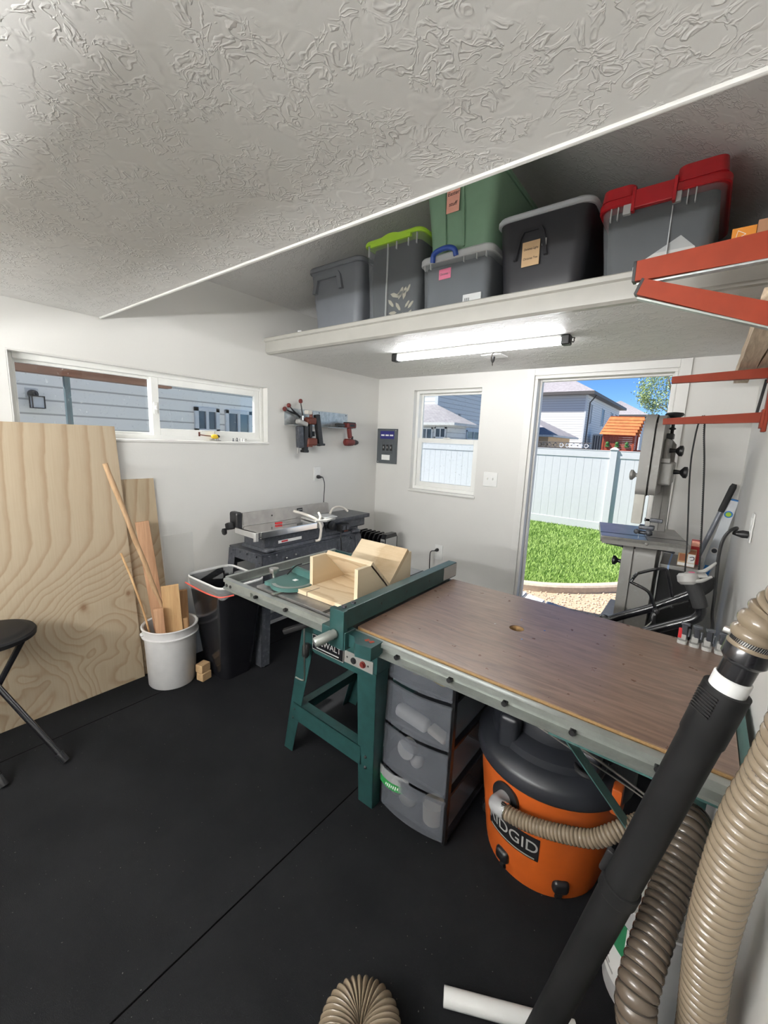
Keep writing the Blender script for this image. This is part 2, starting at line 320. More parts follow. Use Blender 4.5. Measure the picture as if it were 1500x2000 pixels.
# ------------------------------------------------------------------ mesh helpers (all in world metres)
ORG = {}
def _origin(o): return ORG.get(o.name, V((0, 0, 0)))
class MB:
    bev = False
    def __init__(s): s.b = bmesh.new()
    def _merge(s, t, mat4=None):
        if mat4 is not None: bmesh.ops.transform(t, matrix=mat4, verts=t.verts)
        me = bpy.data.meshes.new('tmp'); t.to_mesh(me); t.free(); s.b.from_mesh(me); bpy.data.meshes.remove(me); return s
    def obox(s, c, size, ax=None, bev=0, seg=2):
        t = bmesh.new(); bmesh.ops.create_cube(t, size=1.0)
        bmesh.ops.scale(t, vec=V(size), verts=t.verts)
        if bev: s.bev = True
        if bev: bmesh.ops.bevel(t, geom=t.edges[:], offset=bev, segments=seg, affect='EDGES', profile=.5)
        m = Matrix.Translation(V(c))
        if ax is not None:
            a = [V(v).normalized() for v in ax]
            m = m @ Matrix(((a[0].x, a[1].x, a[2].x, 0), (a[0].y, a[1].y, a[2].y, 0), (a[0].z, a[1].z, a[2].z, 0), (0, 0, 0, 1)))
        return s._merge(t, m)
    def box(s, x0, x1, y0, y1, z0, z1, bev=0, seg=2):
        return s.obox(((x0+x1)/2, (y0+y1)/2, (z0+z1)/2), (abs(x1-x0), abs(y1-y0), abs(z1-z0)), None, bev, seg)
    def beam(s, p0, p1, w, h, up=(0, 0, 1), bev=0, ext=0):
        """bar of section w (sideways) x h (towards up) from p0 to p1"""
        p0, p1 = V(p0), V(p1); d = (p1-p0); L = d.length; d.normalize()
        side = d.cross(V(up)).normalized(); u = side.cross(d)
        return s.obox((p0+p1)/2, (L+ext, w, h), (d, side*-1, u), bev)
    def ring_loft(s, rings, cap0=True, cap1=True, closed=True):
        vs = [[s.b.verts.new(p) for p in r] for r in rings]
        n = len(rings[0])
        for a, b in zip(vs[:-1], vs[1:]):
            for i in range(n if closed else n-1):
                j = (i+1) % n
                try: s.b.faces.new((a[i], a[j], b[j], b[i]))
                except ValueError: pass
        if cap0: s.b.faces.new(list(reversed(vs[0])))
        if cap1: s.b.faces.new(vs[-1])
        return s
    def cyl(s, p0, p1, r0, r1=None, seg=20, bev=0):
        p0, p1 = V(p0), V(p1); r1 = r0 if r1 is None else r1
        d = (p1-p0); L = d.length; d.normalize()
        prof = [(r0, 0), (r1, L)]
        if bev: prof = [(r0-bev, 0), (r0, bev), (r1, L-bev), (r1-bev, L)]
        return s.lathe(p0, prof, seg, d)
    def lathe(s, c, prof, seg=32, axis=(0, 0, 1), cap=True, a0=0, a1=2*PI):
        c = V(c); d = V(axis).normalized()
        ref = V((0, 0, 1)) if abs(d.z) < .9 else V((1, 0, 0))
        u = d.cross(ref).normalized(); v = d.cross(u)
        rings = []
        for r, h in prof:
            rr = max(r, 1e-5)
            rings.append([c + d*h + (u*math.cos(2*PI*i/seg) + v*math.sin(2*PI*i/seg))*rr for i in range(seg)])
        return s.ring_loft(rings, cap, cap)
    def tube(s, pts, r, seg=12, smooth=0, rfun=None, cap=True):
        pts = [V(p) for p in pts]
        if smooth: pts = spline(pts, smooth)
        rings = []; nrm = None
        for i, p in enumerate(pts):
            t = (pts[min(i+1, len(pts)-1)] - pts[max(i-1, 0)]).normalized()
            if nrm is None:
                ref = V((0, 0, 1)) if abs(t.z) < .9 else V((1, 0, 0)); nrm = t.cross(ref).normalized()
            else: nrm = (nrm - t*nrm.dot(t)).normalized()
            bi = t.cross(nrm); rr = r if rfun is None else rfun(i, len(pts))
            rings.append([p + (nrm*math.cos(2*PI*k/seg) + bi*math.sin(2*PI*k/seg))*rr for k in range(seg)])
        return s.ring_loft(rings, cap, cap)
    def prism(s, pts, ext):
        """closed outline (3-D points) swept by vector ext"""
        ext = V(ext); return s.ring_loft([[V(p) for p in pts], [V(p)+ext for p in pts]])
    def sphere(s, c, r, sx=1, sy=1, sz=1, seg=20, ax=None):
        t = bmesh.new(); bmesh.ops.create_uvsphere(t, u_segments=seg, v_segments=seg//2+2, radius=r)
        bmesh.ops.scale(t, vec=V((sx, sy, sz)), verts=t.verts)
        return s._merge(t, Matrix.Translation(V(c)))
    def quad(s, a, b, c, d):
        s.b.faces.new([s.b.verts.new(V(p)) for p in (a, b, c, d)]); return s
    def rrect(s, levels, seg=5, cap0=True, cap1=True):
        """stack of rounded rectangles: (x0,x1,y0,y1,z,r)"""
        rings = []
        for x0, x1, y0, y1, z, r in levels:
            ring = []
            for cx, cy, a in ((x1-r, y1-r, 0), (x0+r, y1-r, PI/2), (x0+r, y0+r, PI), (x1-r, y0+r, 1.5*PI)):
                for k in range(seg+1):
                    t = a + PI/2*k/seg; ring.append(V((cx+r*math.cos(t), cy+r*math.sin(t), z)))
            rings.append(ring)
        return s.ring_loft(rings, cap0, cap1)
    def build(s, name, m, parent=None, ang=35, flat=False):
        org = V((0, 0, 0))
        bmesh.ops.recalc_face_normals(s.b, faces=s.b.faces[:])
        me = bpy.data.meshes.new(name)
        if parent is not None: org = _origin(parent)
        else:
            lo = V((min(v.co.x for v in s.b.verts), min(v.co.y for v in s.b.verts), min(v.co.z for v in s.b.verts)))
            hi = V((max(v.co.x for v in s.b.verts), max(v.co.y for v in s.b.verts), max(v.co.z for v in s.b.verts)))
            org = V(((lo.x+hi.x)/2, (lo.y+hi.y)/2, lo.z))
            if name.split('_')[0] in ('wall', 'floor', 'ceiling', 'ground', 'plywood'): org = V((0, 0, 0))
        bmesh.ops.translate(s.b, vec=-org, verts=s.b.verts)
        s.b.to_mesh(me); s.b.free()
        if not flat:
            me.shade_smooth(); me.set_sharp_from_angle(angle=math.radians(ang))
        mm = MT[m] if isinstance(m, str) else m
        me.materials.append(mm)
        o = bpy.data.objects.new(name, me); COL.objects.link(o)
        if s.bev and not flat:
            wn = o.modifiers.new('even_normals', 'WEIGHTED_NORMAL'); wn.keep_sharp = True; wn.weight = 60
        if parent is not None: o.parent = parent
        else: o.location = org
        ORG[o.name] = org
        return o
def spline(pts, n):
    out = []
    P = [pts[0]*2-pts[1]] + list(pts) + [pts[-1]*2-pts[-2]]
    for i in range(1, len(P)-2):
        a, b, c, d = P[i-1:i+3]
        for k in range(n):
            t = k/n
            out.append(.5*((2*b) + (c-a)*t + (2*a-5*b+4*c-d)*t*t + (3*b-a-3*c+d)*t*t*t))
    out.append(pts[-1]); return out
def resample(pts, step):
    out = [pts[0]]; acc = 0
    for a, b in zip(pts[:-1], pts[1:]):
        L = (b-a).length; d = 0
        while acc + L - d >= step:
            d += step - acc; acc = 0; out.append(a + (b-a)*(d/L))
        acc += L - d
    return out
def ribbed(mb, pts, r, pitch=.011, amp=.07, seg=28, per=6, r_start=None):
    pts = resample(spline([V(p) for p in pts], 24), pitch/per)
    return mb.tube(pts, r, seg, rfun=lambda i, n: (r if r_start is None else r_start+(r-r_start)*min(1, i*pitch/per/.07))*(1 - amp + amp*2*abs(math.sin(PI*(i/per)))**.7 - amp*.3))
def wire_rings(mb, pts, r, pitch=.011, w=.0011, seg=28):
    """thin wire turns lying in the hose grooves"""
    pts = resample(spline([V(p) for p in pts], 24), pitch)
    for i in range(1, len(pts)-1):
        t = (pts[i+1]-pts[i-1]).normalized(); ref = V((0, 0, 1)) if abs(t.z) < .9 else V((1, 0, 0))
        a = t.cross(ref).normalized(); b = t.cross(a)
        rings = []
        for da, dr in ((-w, 0), (0, w), (w, 0), (0, -w)):
            rings.append([pts[i] + t*da + (a*math.cos(2*PI*k/seg)+b*math.sin(2*PI*k/seg))*(r+dr) for k in range(seg)])
        rings.append(rings[0]); mb.ring_loft(rings, False, False)
    return mb
def tag(o, label=None, cat=None, group=None, kind=None):
    if label: o['label'] = label
    if cat: o['category'] = cat
    if group: o['group'] = group
    if kind: o['kind'] = kind
    return o
def thing(name, label, cat, loc, group=None):
    o = bpy.data.objects.new(name, None); COL.objects.link(o); o.location = loc; o.empty_display_size = .1
    ORG[o.name] = V(loc); return tag(o, label, cat, group)
def struct(o, label=None):
    o['kind'] = 'structure'
    if label: o['label'] = label
    return o
def struct_empty(name, loc):
    o = bpy.data.objects.new(name, None); COL.objects.link(o); o.location = loc; ORG[o.name] = V(loc); o['kind'] = 'structure'; return o
def text(name, string, size, m, parent, org, xd, yd, extrude=.0006, align='CENTER', bend=None, shear=0, width=None):
    """lettering as a mesh; org = centre (or left) of the line, xd / yd = reading and up directions"""
    cu = bpy.data.curves.new(name, 'FONT'); cu.body = string; cu.size = size; cu.extrude = extrude
    cu.align_x = align; cu.align_y = 'CENTER'; cu.shear = shear
    tmp = bpy.data.objects.new('tmp_text', cu); COL.objects.link(tmp)
    dg = bpy.context.evaluated_depsgraph_get(); dg.update()
    me = bpy.data.meshes.new_from_object(tmp.evaluated_get(dg))
    bpy.data.objects.remove(tmp); bpy.data.curves.remove(cu)
    xd, yd = V(xd).normalized(), V(yd).normalized(); zd = xd.cross(yd); org = V(org); po = _origin(parent)
    k = 1.0
    if width:
        xs = [v.co.x for v in me.vertices]; k = width/(max(xs)-min(xs))
    for v in me.vertices:
        p = v.co.copy(); p.x *= k
        v.co = (bend(p) if bend else org + xd*p.x + yd*p.y + zd*p.z) - po
    me.name = name; me.materials.clear(); me.materials.append(MT[m])
    o = bpy.data.objects.new(name, me); COL.objects.link(o); o.parent = parent; ORG[o.name] = po
    return o

# ------------------------------------------------------------------ the room
XR, YN, ZC = 2.82, -4.8, 2.10          # right wall, near wall, loft underside
EAVE, RIDGE = 2.46, 3.22
b = MB(); b.box(-.14, XR+.14, YN-.14, .14, -.12, 0); fl = b.build('floor', 'floor'); struct(fl, 'black rubber mat floor with fine speckles')
# mat seams are shallow dark joints
b = MB()
for x0, x1, y0, y1 in ((1.606, 1.611, YN, 0), (0.27, 0.274, YN, 0), (0.27, 1.6, -1.215, -1.211)):
    b.box(x0, x1, y0, y1, -.002, .0008)
struct(b.build('floor_seam', 'seam', fl))
# left wall with the slider opening
WL = (-2.78, -1.315, 1.462, 1.868)
b = MB(); b.box(-.14, 0, YN, WL[0], 0, EAVE); b.box(-.14, 0, WL[1], .14, 0, EAVE)
b.box(-.14, 0, WL[0], WL[1], 0, WL[2]); b.box(-.14, 0, WL[0], WL[1], WL[3], EAVE)
struct(b.build('wall_left', 'wall'))
b = MB(); b.box(XR, XR+.14, YN, .14, 0, EAVE); struct(b.build('wall_right', 'wall'))
def gable(y0, y1): return [(-.14, y0, EAVE), (XR+.14, y0, EAVE), (1.41, y0, RIDGE+.06)], (0, y1-y0, 0)
WF = (.415, 1.095, 1.062, 1.985); DR = (1.525, 2.42, 0, 2.04)
b = MB(); b.box(0, WF[0], 0, .14, 0, EAVE); b.box(WF[1], DR[0], 0, .14, 0, EAVE); b.box(DR[1], XR, 0, .14, 0, EAVE)
b.box(WF[0], WF[1], 0, .14, 0, WF[2]); b.box(WF[0], WF[1], 0, .14, WF[3], EAVE); b.box(DR[0], DR[1], 0, .14, DR[3], EAVE)
b.prism(*gable(0, .14)); struct(b.build('wall_far', 'wall'))
b = MB(); b.box(0, XR, YN-.14, YN, 0, EAVE); b.prism(*gable(YN-.14, YN)); struct(b.build('wall_near', 'wall'))
# gable ceiling, ridge along the room
b = MB()
for xa, xb in ((-.30, 1.41), (3.12, 1.41)):
    za = EAVE - .30*(RIDGE-EAVE)/1.41
    b.prism([(xa, YN-.3, za), (xb, YN-.3, RIDGE), (xb, YN-.3, RIDGE+.12), (xa, YN-.3, za+.12)], (0, .6-YN+.14-.14, 0))
struct(b.build('ceiling', 'ceil'))
b = MB(); b.box(.001, XR-.001, YN+.001, -2.385, 2.095, 2.24); struct(b.build('ceiling', 'ceil'))
b = MB(); b.box(.001, XR-.001, -2.387, -2.375, 2.088, 2.26, .004); struct(b.build('trim_1', 'trim'))
b = MB(); b.box(.001, XR-.001, -1.30, -.001, ZC, 2.185); struct(b.build('ceiling', 'ceil'))
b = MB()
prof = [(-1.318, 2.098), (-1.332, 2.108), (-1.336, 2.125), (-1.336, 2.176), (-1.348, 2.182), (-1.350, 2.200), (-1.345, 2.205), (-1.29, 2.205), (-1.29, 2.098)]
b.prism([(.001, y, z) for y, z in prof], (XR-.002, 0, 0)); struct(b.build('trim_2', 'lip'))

# window_1: horizontal slider in the left wall
w1 = struct_empty('window_1', (0, -2.05, WL[2]))
def frame_box(b, y0, y1, z0, z1, t, x0, x1, bev=.003):
    b.box(x0, x1, y0, y0+t, z0, z1, bev); b.box(x0, x1, y1-t, y1, z0, z1, bev)
    b.box(x0, x1, y0+t, y1-t, z0, z0+t, bev); b.box(x0, x1, y0+t, y1-t, z1-t, z1, bev)
b = MB(); frame_box(b, WL[0], WL[1], WL[2], WL[3], .032, -.135, -.055); struct(b.build('window_frame', 'vinyl', w1))
b = MB(); frame_box(b, -2.748, -2.10, 1.492, 1.838, .016, -.115, -.092); fs = struct(b.build('fixed_sash', 'vinyl', w1))
b = MB(); b.box(-.106, -.102, -2.733, -2.115, 1.507, 1.824); struct(b.build('pane', 'glass', fs))
b = MB(); frame_box(b, -2.115, -1.349, 1.492, 1.838, .042, -.088, -.062); ms = struct(b.build('sliding_sash', 'vinyl', w1))
b = MB(); b.box(-.078, -.074, -2.075, -1.389, 1.532, 1.80); struct(b.build('pane', 'glass', ms))
b = MB(); b.box(-.064, -.052, -2.108, -2.088, 1.62, 1.69, .003); b.box(-.056, -.040, -2.104, -2.093, 1.645, 1.667, .002); struct(b.build('sash_latch', 'vinyl', ms))
b = MB(); b.box(-.052, .010, WL[0]-.004, WL[1]+.004, WL[2]-.014, WL[2]+.004, .006); struct(b.build('window_sill', 'trim', w1))
b = MB(); b.box(-.052, .0015, WL[0], WL[1], WL[3]-.006, WL[3]-.001); b.box(-.052, .0015, WL[0]+.001, WL[0]+.006, WL[2]+.005, WL[3]-.006); b.box(-.052, .0015, WL[1]-.006, WL[1]-.001, WL[2]+.005, WL[3]-.006)
struct(b.build('jamb_lining', 'trim', w1))

# window_2: single hung in the far wall
w2 = struct_empty('window_2', (.755, 0, WF[2]))
def frame_xz(b, x0, x1, z0, z1, t, y0, y1, bev=.003, tb=None, tt=None):
    tb = tb or t; tt = tt or t
    b.box(x0, x0+t, y0, y1, z0, z1, bev); b.box(x1-t, x1, y0, y1, z0, z1, bev)
    b.box(x0+t, x1-t, y0, y1, z0, z0+tb, bev); b.box(x0+t, x1-t, y0, y1, z1-tt, z1, bev)
b = MB(); frame_xz(b, WF[0], WF[1], WF[2]+.01, WF[3], .03, .05, .13); struct(b.build('window_frame', 'vinyl', w2))
b = MB(); frame_xz(b, .445, 1.065, 1.515, 1.955, .018, .098, .118); us = struct(b.build('upper_sash', 'vinyl', w2))
b = MB(); b.box(.462, 1.048, .106, .110, 1.532, 1.938); struct(b.build('pane', 'glass', us))
b = MB(); frame_xz(b, .447, 1.063, 1.095, 1.552, .042, .062, .088, tb=.05); ls = struct(b.build('lower_sash', 'vinyl', w2))
b = MB(); b.box(.488, 1.022, .073, .077, 1.144, 1.512); struct(b.build('pane', 'glass', ls))
b = MB(); b.box(.72, .79, .050, .075, 1.552, 1.562, .003); struct(b.build('sash_lock', 'vinyl', ls))
b = MB(); b.box(WF[0]-.012, WF[1]+.004, -.012, .052, WF[2]-.012, WF[2]+.010, .006); struct(b.build('window_sill', 'trim', w2))
b = MB(); b.box(WF[0], WF[0]+.005, -.001, .05, WF[2]+.011, WF[3]); b.box(WF[1]-.005, WF[1], -.001, .05, WF[2]+.011, WF[3]); b.box(WF[0]+.005, WF[1]-.005, -.001, .05, WF[3]-.005, WF[3])
struct(b.build('jamb_lining', 'trim', w2))

# door_1: open doorway - jamb, stop, threshold and flat casing
d1 = struct_empty('door_1', (1.97, 0, 0))
b = MB()
b.box(DR[0], DR[0]+.018, -.004, .15, .02, DR[3]-.018, .002); b.box(DR[1]-.018, DR[1], -.004, .15, .02, DR[3]-.018, .002); b.box(DR[0], DR[1], -.004, .15, DR[3]-.018, DR[3], .002)
struct(b.build('door_jamb', 'trim', d1))
b = MB()
b.box(DR[0]+.018, DR[0]+.032, .06, .10, .02, DR[3]-.018, .003); b.box(DR[1]-.032, DR[1]-.018, .06, .10, .02, DR[3]-.018, .003); b.box(DR[0]+.032, DR[1]-.032, .06, .10, DR[3]-.032, DR[3]-.018, .003)
struct(b.build('door_stop', 'trim', d1))
b = MB(); b.box(DR[0], DR[1], .0, .17, .001, .022, .004); struct(b.build('threshold', 'alu', d1))
b = MB(); b.box(1.462, DR[0]-.006, -.016, -.0005, .001, 2.098, .002); b.box(DR[1]+.006, 2.488, -.016, -.0005, .001, 2.098, .002); b.box(DR[0]-.006, DR[1]+.006, -.016, -.0005, DR[3]+.006, 2.098, .002)
struct(b.build('trim_3', 'trim'))

# ------------------------------------------------------------------ lamps: LED shop bar and added unseen fill lights
def led_bar(x0, x1, y, z, label, cord=None):
    t = thing('led_shop_light', label, 'light', ((x0+x1)/2, y, z))
    b = MB(); b.box(x0+.045, x1-.045, y-.026, y+.026, z-.014, z-.001, .004); b.build('housing', 'white', t)
    b = MB(); b.lathe((x0+.045, y, z-.030), [(.0175, 0), (.0175, x1-x0-.09)], 20, (1, 0, 0)); b.build('lens', 'led', t)
    for xa in (x0, x1-.045):
        b = MB(); b.box(xa, xa+.045, y-.028, y+.028, z-.052, z-.001, .008, 3); b.build('end_cap', 'blk', t)
    b = MB(); b.box((x0+x1)/2-.02, (x0+x1)/2+.06, y-.032, y-.026, z-.01, z-.0005, .001); b.build('mounting_clip', 'steel', t)
    if cord:
        b = MB(); b.tube(cord, .0028, 8, 8); b.build('power_cord', 'wire', t)
    return t
led_bar(.84, 1.99, -.905, ZC, 'slim white tube light with black end caps under the far loft',
        [(1.985, -.905, 2.075), (2.0, -.90, 2.062), (1.998, -.88, 2.08), (1.97, -.86, 2.094), (1.72, -.80, 2.094), (1.50, -.74, 2.085), (1.455, -.66, 2.045), (1.425, -.59, 2.035), (1.42, -.58, 2.06)])
def hung_fill(x0, x1, y, z, label, up):  # unseen lamps added behind the camera to brighten the room
    """added fill light on two chains under the near loft; the up-facing one washes the ceiling"""
    t = thing('added_hanging_light', label, 'light', ((x0+x1)/2, y, z))
    b = MB(); b.box(x0, x1, y-.055, y+.055, z, z+.02, .004); b.build('housing', 'white', t)
    for dy in (-.032, .032):
        b = MB(); b.lathe((x0+.02, y+dy, z+(.040 if up else -.014)), [(.018, 0), (.018, x1-x0-.04)], 20, (1, 0, 0)); b.build('lens', 'fillup' if up else 'fillhang', t)
    for x in (x0+.1, x1-.1):
        b = MB(); b.tube([(x, y, z+.02), (x, y, 2.094)], .003, 8); b.build('chain', 'steel', t)
    return t
hung_fill(.75, 1.95, -3.85, 1.72, 'added white twin-tube fill light on chains behind the viewer, facing down', False)
hung_fill(.60, 2.10, -4.35, 1.50, 'added white twin-tube fill light on chains behind the viewer, facing the ceiling', True)
t = thing('added_strip_light', 'added unseen strip light on the inner face of the near loft', 'light', (1.4, -2.37, 2.17))  # unseen lamp added to brighten the tubs and upper ceiling
b = MB(); b.box(.35, 2.45, -2.374, -2.362, 2.165, 2.205, .002); b.build('housing', 'white', t)
b = MB(); b.box(.37, 2.43, -2.362, -2.356, 2.170, 2.200, .002); b.build('lens', 'fillloft', t)
t = thing('ceiling_outlet', 'white square ceiling outlet with a dark plug under the far loft', 'outlet', (1.43, -.58, 2.09))
b = MB(); b.box(1.36, 1.50, -.64, -.52, 2.092, 2.0995, .003); b.build('cover_plate', 'white', t)
b = MB(); b.lathe((1.42, -.58, 2.055), [(.006, 0), (.012, .012), (.014, .037)], 16); b.build('plug', 'blk', t)

# ------------------------------------------------------------------ plates, outlets, breaker panel
def outlet(name, label, c, nx, ud, w=.075, h=.118, plug=None):
    """c on the wall, nx wall normal, ud up"""
    c, n, u = V(c), V(nx), V(ud); s = u.cross(n)
    t = thing(name, label, 'outlet', c, 'wall outlets')
    b = MB(); b.obox(c+n*.0035, (w, h, .006), (s, u, n), .002); b.build('cover_plate', 'white', t)
    for k in (-1, 1):
        b = MB(); b.obox(c+n*.0075+u*k*.025, (.034, .030, .003), (s, u, n), .0012)
        b.obox(c+n*.0088+u*k*.025+s*.007, (.003, .010, .0012), (s, u, n)); b.obox(c+n*.0088+u*k*.025-s*.007, (.003, .010, .0012), (s, u, n))
        b.build('receptacle', 'white', t)
    return t
def cord(name, label, plug_c, n, pts, r=.0042, m='blk', cat='cord'):
    plug_c, n = V(plug_c), V(n)
    t = thing(name, label, cat, plug_c)
    b = MB(); b.lathe(plug_c, [(.015, 0), (.016, .018), (.011, .034), (.006, .05)], 14, n); b.build('plug', m, t)
    b = MB(); b.tube([plug_c+n*.045]+[V(p) for p in pts], r, 10, 8); b.build('cable', m, t)
    return t
outlet('wall_outlet', 'white outlet plate on the left wall above the jointer', (0.001, -.815, 1.21), (1, 0, 0), (0, 0, 1))
cord('power_cord', 'black cord from the left-wall outlet down behind the jointer', (.011, -.815, 1.185), (1, 0, 0), [(.06, -.80, 1.18), (.066, -.785, 1.12), (.058, -.783, 1.0), (.05, -.78, .8), (.045, -.78, .4), (.04, -.80, .03)], .0036)
outlet('wall_outlet', 'white outlet plate low on the far wall beside the heater', (.785, -.001, .51), (0, -1, 0), (0, 0, 1), .08, .14)
cord('power_cord', 'short black cord hanging from the low far-wall outlet', (.775, -.011, .535), (0, -1, 0), [(.74, -.075, .52), (.735, -.075, .44), (.73, -.06, .2), (.70, -.06, .012)], .0045)
outlet('wall_outlet', 'white outlet plate on the right wall', (XR-.001, -1.08, 1.23), (-1, 0, 0), (0, 0, 1))
cord('power_cord', 'thick black cord drooping from the right-wall outlet', (XR-.011, -1.09, 1.20), (-1, 0, 0), [(2.768, -1.13, 1.228), (2.746, -1.15, 1.213), (2.731, -1.15, 1.174), (2.727, -1.15, 1.109), (2.731, -1.15, 1.033), (2.737, -1.15, .946), (2.741, -1.15, .857), (2.753, -1.15, .758), (2.77, -1.15, .4), (2.775, -1.15, .012)], .0062)
t = thing('light_switch', 'double white light switch plate beside the far window', 'switch', (1.228, 0, 1.23))
b = MB(); b.obox((1.228, -.0035, 1.23), (.122, .006, .118), None, .002); b.build('cover_plate', 'white', t)
for dx in (-.023, .023):
    b = MB(); b.obox((1.228+dx, -.011, 1.235), (.009, .014, .018), ((1, 0, 0), (0, .9, .4), (0, -.4, .9)), .002); b.build('toggle', 'vinyl', t)
# breaker panel
t = thing('breaker_panel', 'dark grey breaker panel with three switches in the corner of the far wall', 'electrical panel', (.135, 0, 1.29))
b = MB(); b.box(.012, .256, -.012, -.0005, 1.29, 1.628, .003); b.build('cover', 'panelgrey', t)
b = MB(); b.box(.05, .22, -.0135, -.012, 1.53, 1.605); lb = b.build('label_sticker', 'panelblue', t)
b = MB()
for x in (.062, .115, .168): b.box(x, x+.04, -.0143, -.0135, 1.558, 1.572)
b.build('printed_boxes', 'paperwhite', lb)
b = MB(); frame_xz(b, .07, .215, 1.395, 1.515, .008, -.0155, -.012, .001); b.build('breaker_door', 'panelgrey', t)
for x in (.085, .13, .175):
    b = MB(); b.box(x, x+.026, -.0165, -.012, 1.415, 1.475, .002); sw = b.build('breaker', 'blk', t)
    b = MB(); b.box(x+.009, x+.017, -.022, -.0165, 1.438, 1.458, .002); b.build('breaker_handle', 'lgrey', sw)
b = MB(); b.box(.075, .175, -.0135, -.012, 1.325, 1.375); b.build('rating_label', 'paperwhite', t)
for x, z in ((.03, 1.305), (.238, 1.612)):
    b = MB(); b.cyl((x, -.012, z), (x, -.0155, z), .005, seg=10); b.build('screw', 'steel', t)

# ------------------------------------------------------------------ loft: storage tubs
LZ = 2.187
def tub(name, label, x0, x1, y0, y1, z0, z1, m, lid, lidm, rin=.035, taper=.03, liph=.03, over=.012, dome=.008):
    t = thing(name, label, 'storage tub', ((x0+x1)/2, (y0+y1)/2, z0), 'storage tubs on the loft')
    q = taper
    lv = [(x0+q, x1-q, y0+q, y1-q, z0, rin), (x0+q-.004, x1-q+.004, y0+q-.004, y1-q+.004, z0+.012, rin)]
    for k in range(1, 5):
        f = k/4; lv.append((x0+q*(1-f), x1-q*(1-f), y0+q*(1-f), y1-q*(1-f), z0+.012+(z1-liph-z0-.012)*f, rin))
    b = MB(); b.rrect(lv, cap1=False); b.build('body', m, t)
    o = over
    b = MB(); b.rrect([(x0-o*.6, x1+o*.6, y0-o*.6, y1+o*.6, z1-liph, rin), (x0-o, x1+o, y0-o, y1+o, z1-liph+.004, rin+.005), (x0-o, x1+o, y0-o, y1+o, z1-.008, rin+.005),
                       (x0-o+.006, x1+o-.006, y0-o+.006, y1+o-.006, z1, rin), (x0+.03, x1-.03, y0+.03, y1-.03, z1+dome, rin)])
    b.build('lid', lidm, t); return t
def arch(b, xc, y, z, w, h, t, dep):
    """raised inverted-U grip moulded on a front face"""
    o = [(-w/2-.014, 0), (-w/2+.004, h*.8), (-w/2+.022, h), (w/2-.022, h), (w/2-.004, h*.8), (w/2+.014, 0)]
    i = [(w/2+.014-t, 0), (w/2-.004-t, h*.72), (w/2-.022-t*.6, h-t), (-w/2+.022+t*.6, h-t), (-w/2+.004+t, h*.72), (-w/2-.014+t, 0)]
    b.prism([(xc+a, y-.4*(z+c-z)*0, z+c) for a, c in o+i], (0, -dep, 0))
def label_card(t, x0, x1, z0, z1, y, m, lines, size, tilt=0):
    b = MB(); b.obox(((x0+x1)/2, y-.0012, (z0+z1)/2), (x1-x0, .0012, z1-z0), ((math.cos(tilt), 0, math.sin(tilt)), (0, 1, 0), (-math.sin(tilt), 0, math.cos(tilt))))
    c = b.build('paper_label', m, t)
    n = len(lines)
    for i, s in enumerate(lines):
        z = z1 - (z1-z0)*(i+.8)/(n+.6) if n > 1 else (z0+z1)/2
        text('handwriting', s, size, 'ink', c, ((x0+x1)/2, y-.0022, z), (math.cos(tilt), 0, math.sin(tilt)), (-math.sin(tilt), 0, math.cos(tilt)), .0003, shear=.15, width=(x1-x0)*.82 if len(s) > 8 else None)
    return c
t = tub('storage_tub', 'slate grey tub with grey lid at the left end of the loft', .385, .835, -1.27, -.70, LZ, 2.605, 'totegrey', None, 'totegrey', .05, .035)
b = MB(); arch(b, .560, -1.250, 2.445, .235, .105, .030, .030); b.build('grip', 'totegrey', t)
t = tub('storage_tub', 'tall clear tub with a lime green lid on the loft', .868, 1.262, -1.27, -.74, LZ, 2.655, 'clear', None, 'lidlime', .045, .02, .022)
b = MB()
b.prism([(.92+.28*k/16, -1.283, 2.632+.030*math.sin(PI*min(1, max(0, k/16)))**2) for k in range(17)] + [(1.20, -1.283, 2.615), (.92, -1.283, 2.615)], (0, .02, 0)); b.build('latch', 'lidlime', t)
for x in (.90, 1.04, 1.10, 1.18, 1.235):
    b = MB(); b.box(x-.002, x+.002, -1.274, -1.262, 2.575 if x != 1.04 else 2.22, 2.63, .001); b.build('rib', 'clearlid', t)
# what shows inside: dark foliage with pale leaves
b = MB(); b.rrect([(.90, 1.23, -1.235, -.78, LZ+.012, .04), (.888, 1.242, -1.25, -.77, 2.50, .04), (.90, 1.23, -1.235, -.78, 2.615, .04)])
tag(b.build('foliage_bundle', 'blkmat'), 'dark bundle of artificial foliage packed inside the lime-lidded tub', 'decoration')
lf = MB()
rr = random.Random(3)
for k in range(14):
    cx, cz = 1.12+rr.uniform(-.10, .09), 2.27+rr.uniform(-.06, .10); a = rr.uniform(0, 6.28); L = rr.uniform(.025, .045)
    lf.prism([(cx+L*math.cos(a+s)*q, -1.2465, cz+L*math.sin(a+s)*q) for s, q in ((0, 1), (.5, .55), (PI-.5, .4), (PI, .6), (PI+.5, .4), (-.5, .55))], (0, -.003, 0))
tag(lf.build('pale_leaves', plain('pale_dry_leaf', (.40, .36, .25), .8)), 'pale dried leaves pressed against the lime-lidded tub wall', 'leaves', kind='stuff')
t = tub('storage_tub', 'clear tub with a milky lid and blue latch under the green tub', 1.272, 1.672, -1.27, -.74, LZ, 2.482, 'clear', None, 'clearlid', .045, .012, .035)
b = MB(); b.tube([(1.355, -1.287, 2.445), (1.365, -1.297, 2.478), (1.40, -1.300, 2.492), (1.45, -1.300, 2.494), (1.485, -1.297, 2.480), (1.492, -1.287, 2.452)], .013, 12, 6); b.build('latch', 'blue', t)
